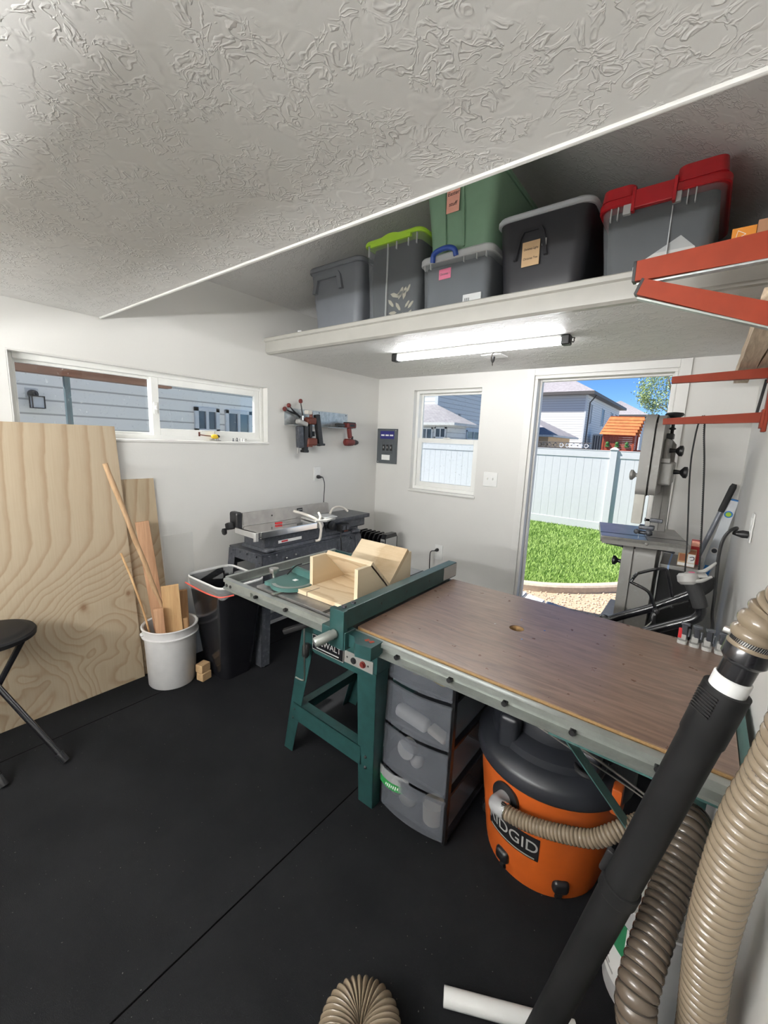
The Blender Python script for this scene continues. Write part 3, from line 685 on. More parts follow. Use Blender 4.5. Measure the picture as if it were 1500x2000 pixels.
for x in (1.30, 1.335, 1.53, 1.60, 1.65):
    b = MB(); b.box(x-.002, x+.002, -1.276, -1.262, 2.42, 2.455, .001); b.build('rib', 'clearlid', t)
label_card(t, 1.385, 1.455, 2.362, 2.412, -1.264, 'paperhot', ['Christmas 1'], .017, .02)
b = MB(); b.rrect([(1.295, 1.65, -1.24, -.78, LZ+.012, .03), (1.29, 1.655, -1.25, -.77, 2.435, .03)])
tag(b.build('dark_fabric_stack', plain('dark_slate_cloth', (.05, .055, .065), .9)), 'dark slate cloth packed inside the blue-latched tub', 'fabric')
t2 = thing('small_carton', 'small white printed carton inside the blue-latched tub', 'box', (1.59, -1.247, LZ+.012))
b = MB(); b.box(1.53, 1.63, -1.2585, -1.2515, LZ+.012, 2.268, .001); c = b.build('carton_body', 'paperwhite', t2)
b = MB()
for k in range(5): b.box(1.540+k*.006, 1.543+k*.006, -1.2592, -1.2585, 2.22, 2.25)
b.build('printed_bars', 'ink', c)
t = tub('storage_tub', 'sage green tub stacked on the blue-latched clear tub', 1.262, 1.675, -1.262, -.66, 2.494, 2.855, 'totegreen', None, 'totegreen', .055, .035)
b = MB()
for x in (1.395, 1.50): b.beam((x+.004, -1.236, 2.51), (x-.006, -1.264, 2.815), .012, .012, (1, 0, 0), .004)
b.build('rib', 'totegreen', t)
label_card(t, 1.405, 1.478, 2.672, 2.798, -1.262, 'paperpink', ['Easter', 'stuff'], .026)
t = tub('storage_tub', 'charcoal black tub with a pale grey lid on the loft', 1.698, 2.115, -1.27, -.68, LZ, 2.565, 'toteblk', None, 'lidgrey', .06, .03, .025)
b = MB(); arch(b, 1.865, -1.254, 2.37, .125, .125, .014, .020); b.build('grip', 'toteblk', t)
label_card(t, 1.828, 1.908, 2.335, 2.44, -1.266, 'paperkraft', ['Christmas Lights', 'Christmas Tree'], .014, .02)
b = MB(); b.box(1.915, 1.935, -1.268, -1.262, 2.41, 2.44, .002); b.build('clear_tape', 'clearlid', t)
# clear tub with red lid
t = tub('storage_tub', 'clear tub with a thick red latching lid on the loft', 2.15, 2.56, -1.27, -.74, LZ, 2.515, 'clear', None, 'lidred', .05, .03, .035)
b = MB(); b.rrect([(2.15, 2.275, -1.287, -.76, 2.508, .03), (2.155, 2.27, -1.285, -.76, 2.548, .03)])
b.rrect([(2.40, 2.56, -1.287, -.76, 2.508, .03), (2.405, 2.553, -1.285, -.76, 2.560, .03)])
b.build('lid_hump', 'lidred', t)
b = MB(); b.box(2.27, 2.405, -1.292, -1.268, 2.455, 2.522, .006); b.box(2.263, 2.275, -1.296, -1.268, 2.445, 2.53, .003); b.box(2.398, 2.41, -1.296, -1.268, 2.445, 2.53, .003); b.build('latch', 'lidred', t)
for x in (2.19, 2.215, 2.445, 2.47):
    b = MB(); b.box(x-.002, x+.002, -1.276, -1.262, 2.432, 2.482, .001); b.build('rib', 'clearlid', t)
for x in (2.247, 2.412):
    b = MB(); b.box(x-.014, x+.014, -1.279, -1.260, 2.445, 2.482, .003); b.build('latch_catch', 'clearlid', t)
b = MB(); b.box(2.40, 2.403, -1.268, -1.247, LZ+.02, 2.44); b.build('rib', 'clearlid', t)
b = MB(); b.rrect([(2.19, 2.52, -1.225, -.78, LZ+.012, .03), (2.172, 2.542, -1.244, -.77, 2.47, .03)])
tag(b.build('dark_fabric_stack', MT['blkmat']), 'charcoal cloth packed inside the red-lidded tub', 'fabric')
t2 = thing('paper_sheet', 'pale printed sheet standing inside the red-lidded tub', 'paper', (2.40, -1.245, LZ+.012))
b = MB(); b.prism([(2.29, -1.2475, LZ+.02), (2.49, -1.2475, LZ+.02), (2.49, -1.2475, 2.285), (2.44, -1.2475, 2.335), (2.29, -1.2475, 2.25)], (0, -.002, 0)); c = b.build('sheet', plain('dull_white_sheet', (.50, .50, .48), .8), t2)
b = MB(); b.box(2.325, 2.45, -1.2502, -1.2495, 2.245, 2.258); b.box(2.325, 2.45, -1.2502, -1.2495, 2.228, 2.236); b.build('printed_lines', 'lgrey', c)
# bits at the right end of the loft
t = thing('orange_carton', 'small orange card box with a triangle mark at the right end of the loft', 'box', (2.628, -1.20, LZ))
b = MB(); b.box(2.595, 2.663, -1.255, -1.15, LZ, 2.315, .002); c = b.build('carton_body', 'orangebox', t)
b = MB()
tri = [(2.607, 2.275), (2.635, 2.290), (2.612, 2.305)]
for i in range(3):
    a, d = tri[i], tri[(i+1) % 3]; b.beam((a[0], -1.2555, a[1]), (d[0], -1.2555, d[1]), .0012, .0022, (0, 1, 0))
b.build('triangle_mark', 'paperwhite', c)
t = thing('clear_blister_pack', 'clear plastic pack with a brown insert leaning beside the orange box', 'packaging', (2.69, -1.20, LZ))
b = MB(); b.box(2.664, 2.696, -1.252, -1.16, LZ, 2.33, .003); b.build('insert_card', plain('brown_card', (.42, .22, .12), .6), t)
b = MB(); b.obox((2.708, -1.21, 2.27), (.014, .09, .16), ((1, 0, .12), (0, 1, 0), (-.12, 0, 1)), .004); b.build('blister', 'clearlid', t)
t = thing('dark_blister_pack', 'small dark violet package beside the clear plastic pack', 'packaging', (2.745, -1.20, LZ))
b = MB(); b.box(2.724, 2.752, -1.25, -1.17, LZ, 2.325, .003); b.build('pack', plain('dark_violet_card', (.045, .03, .055), .4), t)
t = thing('red_carton', 'tall red package at the far right end of the loft', 'box', (2.785, -1.2, LZ))
b = MB(); b.box(2.765, 2.805, -1.25, -1.16, LZ, 2.36, .003); b.build('carton_body', 'lidred', t)
t = thing('white_scrap', 'small white scrap on the loft edge left of the grey tub', 'scrap', (.40, -1.31, 2.206))
b = MB(); b.obox((.355, -1.315, 2.213), (.03, .03, .012), ((.9, .4, 0), (-.4, .9, 0), (0, 0, 1)), .003); b.build('scrap', 'paperwhite', t)

# ------------------------------------------------------------------ sheet goods and bucket by the left wall
b = MB(); b.prism([(.034, -4.02, .002), (.034, -2.288, .002), (.034, -2.362, 1.533), (.034, -4.02, 1.533)], (-.016, 0, 0))
t = b.build('plywood_sheet', 'ply', flat=True); tag(t, 'large knotty pine plywood sheet leaning on the left wall under the window', 'plywood', 'plywood sheets on the left wall')
b = MB(); b.prism([(.0155, -3.2, .002), (.0155, -2.095, .002), (.0155, -2.165, 1.236), (.0155, -3.2, 1.236)], (-.0135, 0, 0))
t = b.build('plywood_sheet', 'ply2', flat=True); tag(t, 'shorter plywood sheet peeking out behind the large sheet', 'plywood', 'plywood sheets on the left wall')
b = MB(); b.obox((.012, -2.03, .44), (.004, .19, .86), ((1, 0, .006), (0, 1, 0), (-.006, 0, 1)))
t = b.build('acrylic_sheet', 'acrylic'); tag(t, 'clear acrylic sheet leaning on the wall behind the white bucket', 'plastic sheet')

BC = V((.185, -2.187, 0))
t = thing('bucket', 'white five-gallon bucket holding boards and sticks', 'bucket', BC)
b = MB(); b.lathe(BC, [(.118, .002), (.128, .002), (.132, .008), (.143, .30), (.144, .315), (.157, .315), (.158, .322), (.149, .326), (.149, .362), (.156, .364), (.157, .372), (.150, .375), (.141, .370), (.128, .012), (.0, .010)], 48, cap=False); b.build('pail', 'bucket', t)
b = MB(); b.sphere(BC+V((-.03, -.150, .338)), .012, seg=12); b.build('handle_ear', 'bucket', t)
def stick(name, label, p0, p1, w, h, m, cat='board', up=(1, 0, 0)):
    b = MB(); b.beam(p0, p1, w, h, up, .002); return tag(b.build(name, m), label, cat, 'boards in the white bucket')
BF = (.91, -.41, 0)
stick('board', 'tall pinkish cedar board standing in the white bucket', (.135, -2.19, .02), (.068, -2.264, .992), .070, .018, 'cedar', up=BF)
stick('board', 'short wide pine board with a knot at the front of the bucket', (.222, -2.165, .02), (.225, -2.197, .622), .094, .018, 'pine', up=BF)
stick('board', 'brown oak strip behind the knotty pine board in the bucket', (.175, -2.085, .02), (.18, -2.098, .556), .048, .022, 'oak', up=BF)
stick('board', 'short pale cedar strip at the left front of the bucket', (.225, -2.245, .03), (.238, -2.275, .505), .050, .016, 'cedar', up=BF)
stick('board', 'small reddish offcut low between boards in the bucket', (.235, -2.105, .03), (.242, -2.122, .40), .026, .018, 'oak', up=BF)
t = thing('peeled_stick', 'long peeled brown stick standing diagonally in the bucket', 'stick', (.18, -2.10, .02))
b = MB(); pa, pb = V((.165, -2.13, .16)), V((.15, -2.46, 1.340))
b.tube([pa+(pb-pa)*(k/14)+V((.002*math.sin(k*2.1), .002*math.cos(k*1.7), 0)) for k in range(15)], .0145, 12, 3, rfun=lambda i, n: (.0128 if i > 14 else .0095)+.0016*math.exp(-((i % 11)-5)**2*.8)); b.build('stick', 'bamboo', t)
t = thing('dowel', 'thin bowed pale stick at the left of the bucket', 'stick', (.16, -2.28, .02))
b = MB(); b.tube([(.15, -2.255, .03), (.145, -2.300, .385), (.105, -2.345, .641), (.055, -2.382, .821)], .006, 10, 8); b.build('stick', 'pine', t)
# blocks beside the bucket
for lab, z0, dx, a in (('upper wooden block of the stack between bucket and black bin', .052, .0, .25), ('lower wooden block of the stack between bucket and black bin', .001, .01, .2)):
    b = MB(); b.obox((.318+dx, -2.062, z0+.025), (.056, .066, .05), ((math.cos(a), math.sin(a), 0), (-math.sin(a), math.cos(a), 0), (0, 0, 1)), .003)
    tag(b.build('wood_block', 'block'), lab, 'wood block', 'offcut blocks by the bin')

# waste bin
t = thing('waste_bin', 'tall black waste bin with a clear liner and red drawstring', 'waste bin', (.335, -1.885, 0))
def rr(x0, x1, y0, y1, z, r): return (x0+.02, x1+.02, y0+.022, y1+.012, z, r)
TB = (.165, .565, -2.072, -1.765)          # top rim rectangle
def tp(k, z, r): return rr(.20+(TB[0]-.20)*k-.02, .46+(TB[1]-.46)*k-.02, -2.0+(TB[2]+2.0)*k-.022, -1.79+(TB[3]+1.79)*k-.012, z, r)
b = MB(); b.rrect([tp(-.02, .002, .05), tp(0, .02, .05), tp(.95, .605, .055), tp(.99, .610, .058), tp(1.0, .635, .058), tp(.93, .635, .05), tp(-.1, .03, .045)], 6); b.build('bin_body', 'blkgloss', t)
b = MB(); b.rrect([tp(1.05, .585, .058), tp(1.07, .60, .06), tp(1.06, .640, .06), tp(1.0, .648, .06), tp(.90, .640, .05), tp(.80, .58, .045), tp(.62, .44, .04)], 8, False, False)
for v in b.b.verts:
    if v.co.z < .606: v.co.z += .009*math.sin(v.co.x*55+v.co.y*40)
    n_ = mnoise.noise(v.co*30); v.co += V((n_, n_, 0))*.003
b.build('bin_liner', 'film', t)
b = MB(); b.tube([(TB[0]+.01, TB[2]-.006, .598), (.27, TB[2]-.009, .596), (.38, TB[2]-.009, .593), (.48, TB[2]-.008, .595), (.55, TB[2]+.008, .597), (.578, -2.0, .60)], .0042, 8, 6); b.build('drawstring', 'tape', t)
b = MB(); b.rrect([tp(1.03, .640, .058), tp(1.05, .648, .06), tp(1.0, .652, .06), tp(.96, .648, .055), tp(.98, .640, .055)], 8, False, False); b.build('liner_rim', 'white', t)

# ------------------------------------------------------------------ jointer on its stand
t = thing('jointer', 'dark grey benchtop-bed jointer on a hammered-grey steel stand', 'jointer', (.28, -1.24, 0))
b = MB(); b.box(.085, .455, -1.715, -.745, .745, .757, .004)
b.prism([(.09, -1.712, .75), (.45, -1.712, .75), (.456, -1.718, .685), (.084, -1.718, .685)], (0, .006, 0)); b.prism([(.09, -.748, .75), (.45, -.748, .75), (.456, -.742, .685), (.084, -.742, .685)], (0, -.006, 0))
b.prism([(.452, -1.712, .75), (.452, -.748, .75), (.464, -.735, .615), (.464, -1.725, .615)], (-.006, 0, 0)); b.prism([(.088, -1.712, .75), (.088, -.748, .75), (.076, -.735, .615), (.076, -1.725, .615)], (.006, 0, 0))
for y in (-1.66, -1.60, -.86): 
    for z in (.735,): b.sphere((.458, y, z), .008, seg=8)
for x in (.14, .22, .30, .40): b.sphere((x, -1.722, .735), .008, seg=8)
st = b.build('stand', 'dgrey', t)
for sx, x0, x1 in ((-1, .082, .05), (1, .458, .505)):
    for sy, y0, y1 in ((-1, -1.715, -1.765), (1, -.742, -.69)):
        b = MB(); w = .075
        b.prism([(x0, y0, .74), (x0-sx*w, y0, .74), (x1-sx*w*.85, y1, .012), (x1, y1, .012)], (0, -sy*.004, 0))
        b.prism([(x0, y0, .74), (x0, y0-sy*w, .74), (x1, y1-sy*w*.85, .012), (x1, y1, .012)], (-sx*.004, 0, 0))
        for z, f in ((.70, .05), (.60, .2)): b.sphere((x0+(x1-x0)*f-sx*.03, y0+(y1-y0)*f, z), .007, seg=8)
        lg = b.build('leg', 'dgrey', t)
        b = MB(); b.cyl((x1-sx*.03, y1-sy*.03, .001), (x1-sx*.03, y1-sy*.03, .02), .018, seg=12); b.build('foot', 'lgrey', lg)
b = MB(); b.beam((.095, -1.728, .33), (.475, -1.728, .33), .006, .05); b.beam((.482, -1.72, .33), (.482, -.74, .33), .006, .05); b.build('stretcher', 'dgrey', t)
b = MB(); b.prism([(.155, -1.665, .757), (.43, -1.665, .757), (.42, -1.66, .775), (.165, -1.66, .775)], (0, .95, 0)); b.sphere((.43, -1.64, .772), .03, 1.1, 1.6, .7, 14); b.sphere((.43, -.78, .772), .03, 1.1, 1.6, .7, 14)
b.prism([(.175, -1.655, .77), (.405, -1.655, .77), (.40, -1.655, .862), (.18, -1.655, .862)], (0, .93, 0)); b.build('base_casting', 'dgrey', t)
b = MB(); b.box(.172, .428, -1.70, -1.205, .872, .898, .004); b.box(.20, .425, -1.74, -1.69, .862, .90, .004); b.box(.41, .432, -1.70, -1.205, .855, .90, .004); b.build('infeed_table', 'chrome', t)
b = MB(); b.prism([(.20, -1.742, .90), (.43, -1.742, .90), (.43, -1.742, .845), (.405, -1.742, .84), (.405, -1.742, .862), (.20, -1.742, .866)], (0, .02, 0)); b.build('end_bracket', 'lgrey', t)
b = MB(); b.box(.172, .428, -1.13, -.60, .868, .900, .004); b.box(.19, .41, -1.10, -.64, .80, .868, .01); b.build('outfeed_table', 'dgrey', t)
b = MB(); b.lathe((.20, -1.168, .872), [(.028, 0), (.028, .225)], 18, (1, 0, 0)); b.build('cutter_head', 'steel', t)
b = MB(); b.prism([(.19, -1.665, .902), (.19, -.85, .902), (.178, -.845, .955), (.178, -.85, .982), (.178, -.87, .988), (.178, -1.665, .988)], (-.012, 0, 0)); fe = b.build('fence', 'fenceiron', t)
b = MB(); b.obox((.1855, -1.165, .958), (.003, .055, .028), ((1, 0, .1), (0, 1, 0), (-.1, 0, 1)), .001); pl_ = b.build('maker_plate', 'blk', fe)
b = MB(); b.obox((.188, -1.165, .958), (.001, .044, .004), ((1, 0, .1), (0, 1, 0), (-.1, 0, 1))); b.build('plate_lettering', 'lgrey', pl_)
for y, z in ((-1.43, .945), (-.985, .95)):
    b = MB(); b.sphere((.187, y, z), .006, seg=8); b.build('screw', 'chrome' if y > -1.2 else 'blk', fe)
b = MB(); b.obox((.135, -1.69, .935), (.09, .05, .12), None, .015, 3); b.obox((.13, -1.73, .90), (.05, .06, .05), ((1, 0, .3), (0, 1, 0), (-.3, 0, 1)), .012); b.lathe((.12, -1.76, .865), [(.012, 0), (.024, .004), (.024, .018), (.012, .022)], 7, (0, -1, 0)); b.build('fence_bracket', 'blk', t)
b = MB(); b.prism([(.24, -1.20, .903), (.43, -1.22, .903), (.47, -1.15, .903), (.44, -1.03, .903), (.26, -1.10, .903)], (0, 0, .012)); b.build('cutter_guard', 'lgrey', t)
b = MB(); b.lathe((.425, -1.07, .862), [(.034, 0), (.034, .02), (.012, .024), (.012, .028)], 20, (1, 0, 0)); b.build('pulley_cover', 'blk', t)
b = MB(); b.box(.425, .475, -1.00, -.90, .80, .86, .008); sw = b.build('switch_box', 'blk', t)
b = MB(); b.box(.475, .482, -.985, -.955, .815, .85, .003); b.box(.475, .482, -.945, -.915, .815, .85, .003); b.build('paddle', 'dgrey', sw)
b = MB(); b.box(.476, .486, -.968, -.932, .802, .812, .002); b.build('stop_key', 'drillorange', sw)
b = MB(); b.tube([(.465, -.99, .80), (.478, -1.005, .76), (.48, -1.0, .70), (.47, -.99, .55), (.42, -.98, .2)], .005, 8, 6); b.build('motor_cord', 'blk', t)
b = MB(); b.box(.4045, .4075, -1.545, -1.34, .795, .815); sk = b.build('brand_strip', 'paperwhite', t)
b = MB(); b.box(.4075, .408, -1.52, -1.465, .80, .811); b.build('red_print', 'red', sk)
for y, z in ((-1.52, .70), (-1.47, .66), (-1.44, .71)):
    b = MB(); b.sphere((.464, y, z), .007, seg=8); b.build('bolt', 'steel', t)
# loose things on the jointer
t = thing('rope', 'pale cord looped over the jointer cutter guard', 'rope', (.35, -1.15, .92))
b = MB(); b.tube([(.27, -1.30, .975), (.33, -1.25, .955), (.41, -1.21, .925), (.445, -1.19, .88), (.452, -1.195, .82), (.455, -1.21, .775), (.44, -1.235, .768)], .0095, 10, 8); b.build('long_strand', 'cord', t)
b = MB(); b.tube([(.36, -1.13, .955), (.40, -1.15, .93), (.42, -1.185, .905)], .009, 10, 6); b.build('short_strand', 'cord', t)
b = MB(); b.tube([(.33, -.98, .925), (.31, -.93, .955), (.30, -.87, .965), (.31, -.81, .955), (.33, -.77, .922)], .009, 10, 8); b.build('looped_strand', 'cord', t)
t = thing('utility_knife', 'small red and silver hand tool lying on the jointer infeed table', 'tool', (.30, -1.38, .90))
b = MB(); b.beam((.29, -1.48, .908), (.295, -1.425, .908), .018, .014, (0, 0, 1), .004); b.build('handle', 'red', t)
b = MB(); b.beam((.295, -1.425, .907), (.315, -1.31, .905), .012, .008, (0, 0, 1), .002); b.build('shank', 'chrome', t)
b = MB(); b.prism([(.26, -1.09, .917), (.42, -1.11, .917), (.43, -1.0, .917), (.29, -.96, .917)], (0, 0, .004)); tag(b.build('clear_plastic_pack', 'clearlid'), 'clear plastic packet lying on the jointer cutter guard', 'packaging')

# oil heater
t = thing('oil_heater', 'black finned oil radiator heater in the far left corner', 'heater', (.26, -.28, 0))
for k in range(6):
    x = .075+k*.052; b = MB()
    prof = [(x, -.36+.0, .10), (x, -.20, .10), (x, -.19, .12), (x, -.19, .62), (x, -.215, .655), (x, -.345, .655), (x, -.37, .62), (x, -.37, .12)]
    b.prism(prof, (.016, 0, 0)); b.box(x-.012, x+.028, -.30, -.26, .14, .60, .01); b.build('fin', 'blkgloss', t)
b = MB(); b.prism([(.385, -.375, .10), (.385, -.185, .10), (.385, -.185, .63), (.385, -.21, .672), (.385, -.35, .672), (.385, -.375, .63)], (.05, 0, 0)); cb = b.build('control_box', 'blkgloss', t)
b = MB(); b.box(.4355, .438, -.362, -.20, .16, .635, .001); b.box(.385, .432, -.378, -.3755, .16, .63, .001); cp = b.build('control_panel', 'lgrey', cb)
b = MB()
for z in (.60, .585): b.box(.39, .428, -.3788, -.378, z, z+.008)
b.lathe((.41, -.378, .52), [(.012, 0), (.011, .01)], 16, (0, -1, 0)); b.build('dial', 'blk', cp)
for x in (.12, .36):
    b = MB(); b.beam((x, -.40, .05), (x, -.15, .05), .03, .02, (0, 0, 1), .004); b.box(x-.012, x+.012, -.30, -.26, .05, .12, .002)
    for y in (-.39, -.16): b.lathe((x-.01, y, .025), [(.024, 0), (.024, .02)], 14, (1, 0, 0))
    b.build('wheel_bracket', 'blk', t)

# stool
t = thing('folding_stool', 'round black padded folding stool at the left edge', 'stool', (.23, -2.985, 0))
SCN = V((.228, -2.985, .60))
b = MB(); b.lathe(SCN, [(.150, -.028), (.160, -.022), (.162, -.006), (.156, .004), (.142, .006), (.135, .012), (.12, .017), (.0, .019)], 48); b.build('seat', 'blkmat', t)
b = MB(); b.beam(SCN+V((-.09, -.03, -.03)), SCN+V((.12, .04, -.03)), .025, .012); b.build('seat_bracket', 'blkmat', t)
for k, (a, c) in enumerate((((.335, -2.90, .572), (.07, -3.10, .012)), ((.12, -3.08, .572), (.492, -2.824, .012)), ((.30, -3.07, .572), (.03+.05, -3.30, .012)), ((.09, -3.2, .572), (.46, -3.03, .012)))):
    if k == 2: a, c = (.37-.03, -3.06, .572), (.07, -3.27, .012)
    b = MB(); b.tube([a, c], .0125, 12); lg = b.build('leg', 'blkgloss', t)
    d = (V(c)-V(a)).normalized(); b = MB(); b.cyl(V(c)-d*.045, V(c)+d*.004, .0155, seg=12); b.build('foot_cap', 'blk', lg)

# ------------------------------------------------------------------ wall rack with tools
t = thing('wall_tool_rack', 'galvanised metal strip rack on the left wall', 'tool rack', (0, -.81, 1.60))
b = MB(); b.box(.001, .004, -1.165, -.447, 1.605, 1.735, .0005); b.build('back_plate', 'galv', t)
b = MB(); b.box(.004, .115, -1.165, -1.12, 1.603, 1.607); b.box(.004, .04, -1.12, -.447, 1.603, 1.607); b.box(.04, .115, -.80, -.60, 1.603, 1.607); b.box(.04, .115, -.49, -.447, 1.603, 1.607); b.build('shelf_lip', 'galv', t)
for y in (-1.15, -.80, -.47):
    b = MB(); b.cyl((.004, y, 1.72), (.007, y, 1.72), .005, seg=10); b.build('screw', 'blk', t)
def nailer(name, label, y, z, body, mag, lean, tagc=None):
    t = thing(name, label, 'nail gun', (.085, y, z-.24))
    b = MB(); b.obox((.085, y, z-.02), (.055, .085, .055), None, .014, 3); b.lathe((.085, y-.06, z-.02), [(.02, 0), (.028, .01), (.028, .045)], 16, (0, 1, 0)); b.lathe((.085, y, z), [(.016, 0), (.012, .05), (.008, .055)], 14); b.build('motor_head', body, t)
    b = MB(); b.beam((.085, y-.012, z-.03), (.085, y-.005, z-.155), .034, .032, (0, 1, 0), .012); b.build('handle', 'blk', t)
    b = MB(); b.obox((.085, y+.0, z-.185), (.06, .105, .06), None, .014, 3); b.obox((.085, y-.03, z-.218), (.055, .055, .016), None, .005); b.build('battery', body, t)
    b = MB(); b.beam((.085, y+.06, z+.035), (.085, y+.06+lean, z-.215), .036, .048, (0, 1, 0), .006); b.obox((.085, y+.06+lean, z-.205), (.03, .09, .018), None, .005); b.build('magazine', mag, t)
    b = MB(); b.obox((.085, y+.03, z-.12), (.016, .02, .04), None, .004); b.build('trigger', 'blk', t)
    if tagc:
        b = MB(); b.obox((.085, y-.03, z+.045), (.05, .045, .03), None, .006); b.build('air_fitting', tagc, t)
    return t
nailer('nail_gun', 'dark red and black nail gun hanging from the wall rack', -.965, 1.665, 'drillorange', 'blk', .045, 'cord')
# pneumatic stapler, grey
t = thing('pneumatic_nailer', 'grey and black pneumatic nailer at the left of the wall rack', 'nail gun', (.085, -1.06, 1.40))
b = MB(); b.obox((.085, -1.06, 1.625), (.05, .10, .035), ((1, 0, 0), (0, 1, -.25), (0, .25, 1)), .012, 3); b.build('grip', 'lgrey', t)
b = MB(); b.beam((.085, -1.085, 1.60), (.085, -1.075, 1.43), .045, .055, (0, 1, 0), .012); b.build('cylinder_body', 'dgrey', t)
b = MB(); b.beam((.085, -1.025, 1.605), (.085, -1.028, 1.40), .034, .045, (0, 1, 0), .006); b.obox((.085, -1.03, 1.405), (.045, .055, .02), None, .005); b.build('magazine', 'blk', t)
b = MB(); b.tube([(.085, -1.09, 1.44), (.085, -1.10, 1.42), (.085, -1.098, 1.39)], .007, 8, 4); b.build('nose', 'steel', t)
b = MB(); b.cyl((.085, -1.05, 1.63), (.085, -1.05, 1.68), .008, seg=12); b.build('air_fitting', 'chrome', t)
# drill
t = thing('cordless_drill', 'dark red cordless drill hanging upside down from the wall rack', 'drill', (.085, -.50, 1.47))
b = MB(); b.obox((.085, -.505, 1.632), (.065, .115, .042), None, .010, 3); bt = b.build('battery', 'drillred', t)
b = MB(); b.obox((.119, -.505, 1.632), (.003, .06, .022), None, .001); b.obox((.085, -.505, 1.655), (.06, .10, .012), None, .004); b.build('battery_label', 'blk', bt)
b = MB(); b.beam((.085, -.515, 1.615), (.085, -.495, 1.52), .034, .038, (0, 1, 0), .012); b.build('handle', 'drillred', t)
b = MB(); b.lathe((.085, -.565, 1.485), [(.018, 0), (.031, .012), (.033, .05), (.030, .10), (.024, .115)], 20, (0, 1, 0)); b.build('motor_housing', 'drillred', t)
b = MB(); b.lathe((.085, -.45, 1.485), [(.024, 0), (.025, .025), (.016, .055), (.010, .062)], 18, (0, 1, 0)); b.build('chuck', 'blk', t)
b = MB(); b.obox((.085, -.468, 1.525), (.018, .016, .03), None, .004); b.build('trigger', 'blk', t)
b = MB(); b.obox((.085, -.63, 1.628), (.05, .085, .03), None, .010); b.prism([(.085, -.67, 1.64), (.085, -.70, 1.615), (.085, -.67, 1.612)], (.02, 0, 0)); tag(b.build('glue_clip', 'blk'), 'small black clip on the rack left of the drill', 'clip')
for lab, hy, hz, hx, wb in (('red-tipped wand on the rack, lowest of the three', -1.185, 1.722, .03, (.03, -1.06, 1.69)), ('red-tipped wand on the rack, middle of the three', -1.145, 1.752, .03, (.04, -1.04, 1.67)), ('red-tipped wand on the rack, tallest and most upright', -1.045, 1.793, .05, (.07, -1.02, 1.60))):
    t = thing('tipped_wand', lab, 'tool', wb, 'red-tipped wands on the rack')
    b = MB(); b.tube([wb, ((wb[0]+hx)/2, (wb[1]*.45+hy*.55), wb[2]*.5+hz*.5), (hx, hy, hz)], .004, 8, 5, rfun=lambda i, n: .009-.006*i/n); b.build('stem', 'blk', t)
    b = MB(); b.lathe((hx-.008, hy, hz), [(.010, 0), (.017, .004), (.017, .014), (.010, .018)], 18, (1, 0, 0)); b.build('cap', 'drillred', t)

# window-sill toys
t = thing('toy_helicopter', 'small yellow and black toy helicopter on the left window sill', 'toy', (.0, -1.74, 1.468))
hx = -.022
b = MB(); b.sphere((hx, -1.735, 1.495), .018, .8, 1.7, .85, 16); b.build('cockpit', 'yellow', t)
b = MB(); b.sphere((hx, -1.718, 1.497), .016, .75, 1.2, .75, 16); b.build('canopy', 'blkgloss', t)
b = MB(); b.tube([(hx, -1.755, 1.497), (hx, -1.80, 1.500), (hx, -1.845, 1.505)], .003, 8); b.obox((hx, -1.845, 1.508), (.003, .012, .028), None, .001); b.build('tail_boom', 'drillorange', t)
b = MB(); b.cyl((hx, -1.735, 1.508), (hx, -1.735, 1.53), .002, seg=8); b.obox((hx, -1.745, 1.531), (.008, .17, .0015), ((1, .12, 0), (-.12, 1, .06), (0, -.06, 1))); b.obox((hx, -1.735, 1.545), (.006, .06, .0015), ((1, -.5, 0), (.5, 1, .2), (0, 0, 1))); b.build('rotor', 'lgrey', t)
b = MB()
for dx in (-.013, .013):
    b.tube([(hx+dx, -1.765, 1.472), (hx+dx, -1.70, 1.470)], .0018, 6)
    for y in (-1.75, -1.715): b.tube([(hx+dx, y, 1.471), (hx+dx*.4, y, 1.484)], .0014, 6)
b.build('skids', 'blk', t)
for k, (y, h, m) in enumerate(((-1.598, .022, 'dgrey'), (-1.582, .020, 'lgrey'), (-1.568, .026, 'dgrey'), (-1.552, .019, 'lgrey'), (-1.532, .023, 'white'), (-1.512, .018, 'white'), (-1.495, .021, 'lgrey'))):
    b = MB(); b.lathe((-.02, y, 1.4665), [(.005, 0), (.006, .003), (.0025, h*.5), (.004, h*.75), (.003, h)], 10)
    tag(b.build('toy_figure', m), 'tiny grey and white toy figure in the row on the left window sill', 'toy', 'toy figures on the sill')

# ------------------------------------------------------------------ table saw with long right-hand extension
t = thing('table_saw', 'dark teal contractor table saw with a long walnut-laminate extension table', 'table saw', (1.9, -1.88, 0))
SAW = t
b = MB(); b.box(1.128, 1.706, -2.236, -1.522, .848, .860, .002); b.box(1.135, 1.70, -2.23, -1.53, .828, .848); tp = b.build('saw_top', 'iron', t)
b = MB()
for x in (1.262, 1.545): b.box(x, x+.019, -2.237, -1.521, .8595, .8604)
b.build('miter_slot', 'blkmat', tp)
b = MB(); b.box(1.395, 1.50, -2.02, -1.70, .8596, .8607, .001); b.build('throat_plate', 'drillred', tp)
b = MB(); b.box(.930, 1.128, -2.268, -2.246, .802, .846)   # open wing frame
b.box(.898, .918, -2.246, -1.51, .812, .852, .002); b.box(.918, .93, -2.246, -1.51, .812, .816); b.build('wing_frame', 'alu', t)
b = MB(); b.prism([(.925, -2.246, .852), (.925, -2.262, .855), (.925, -2.272, .852), (.925, -2.273, .838), (.925, -2.256, .834), (.925, -2.256, .818), (.925, -2.276, .812), (.925, -2.274, .802), (.925, -2.246, .800)], (1.862, 0, 0)); fr = b.build('front_rail', 'alu', t)
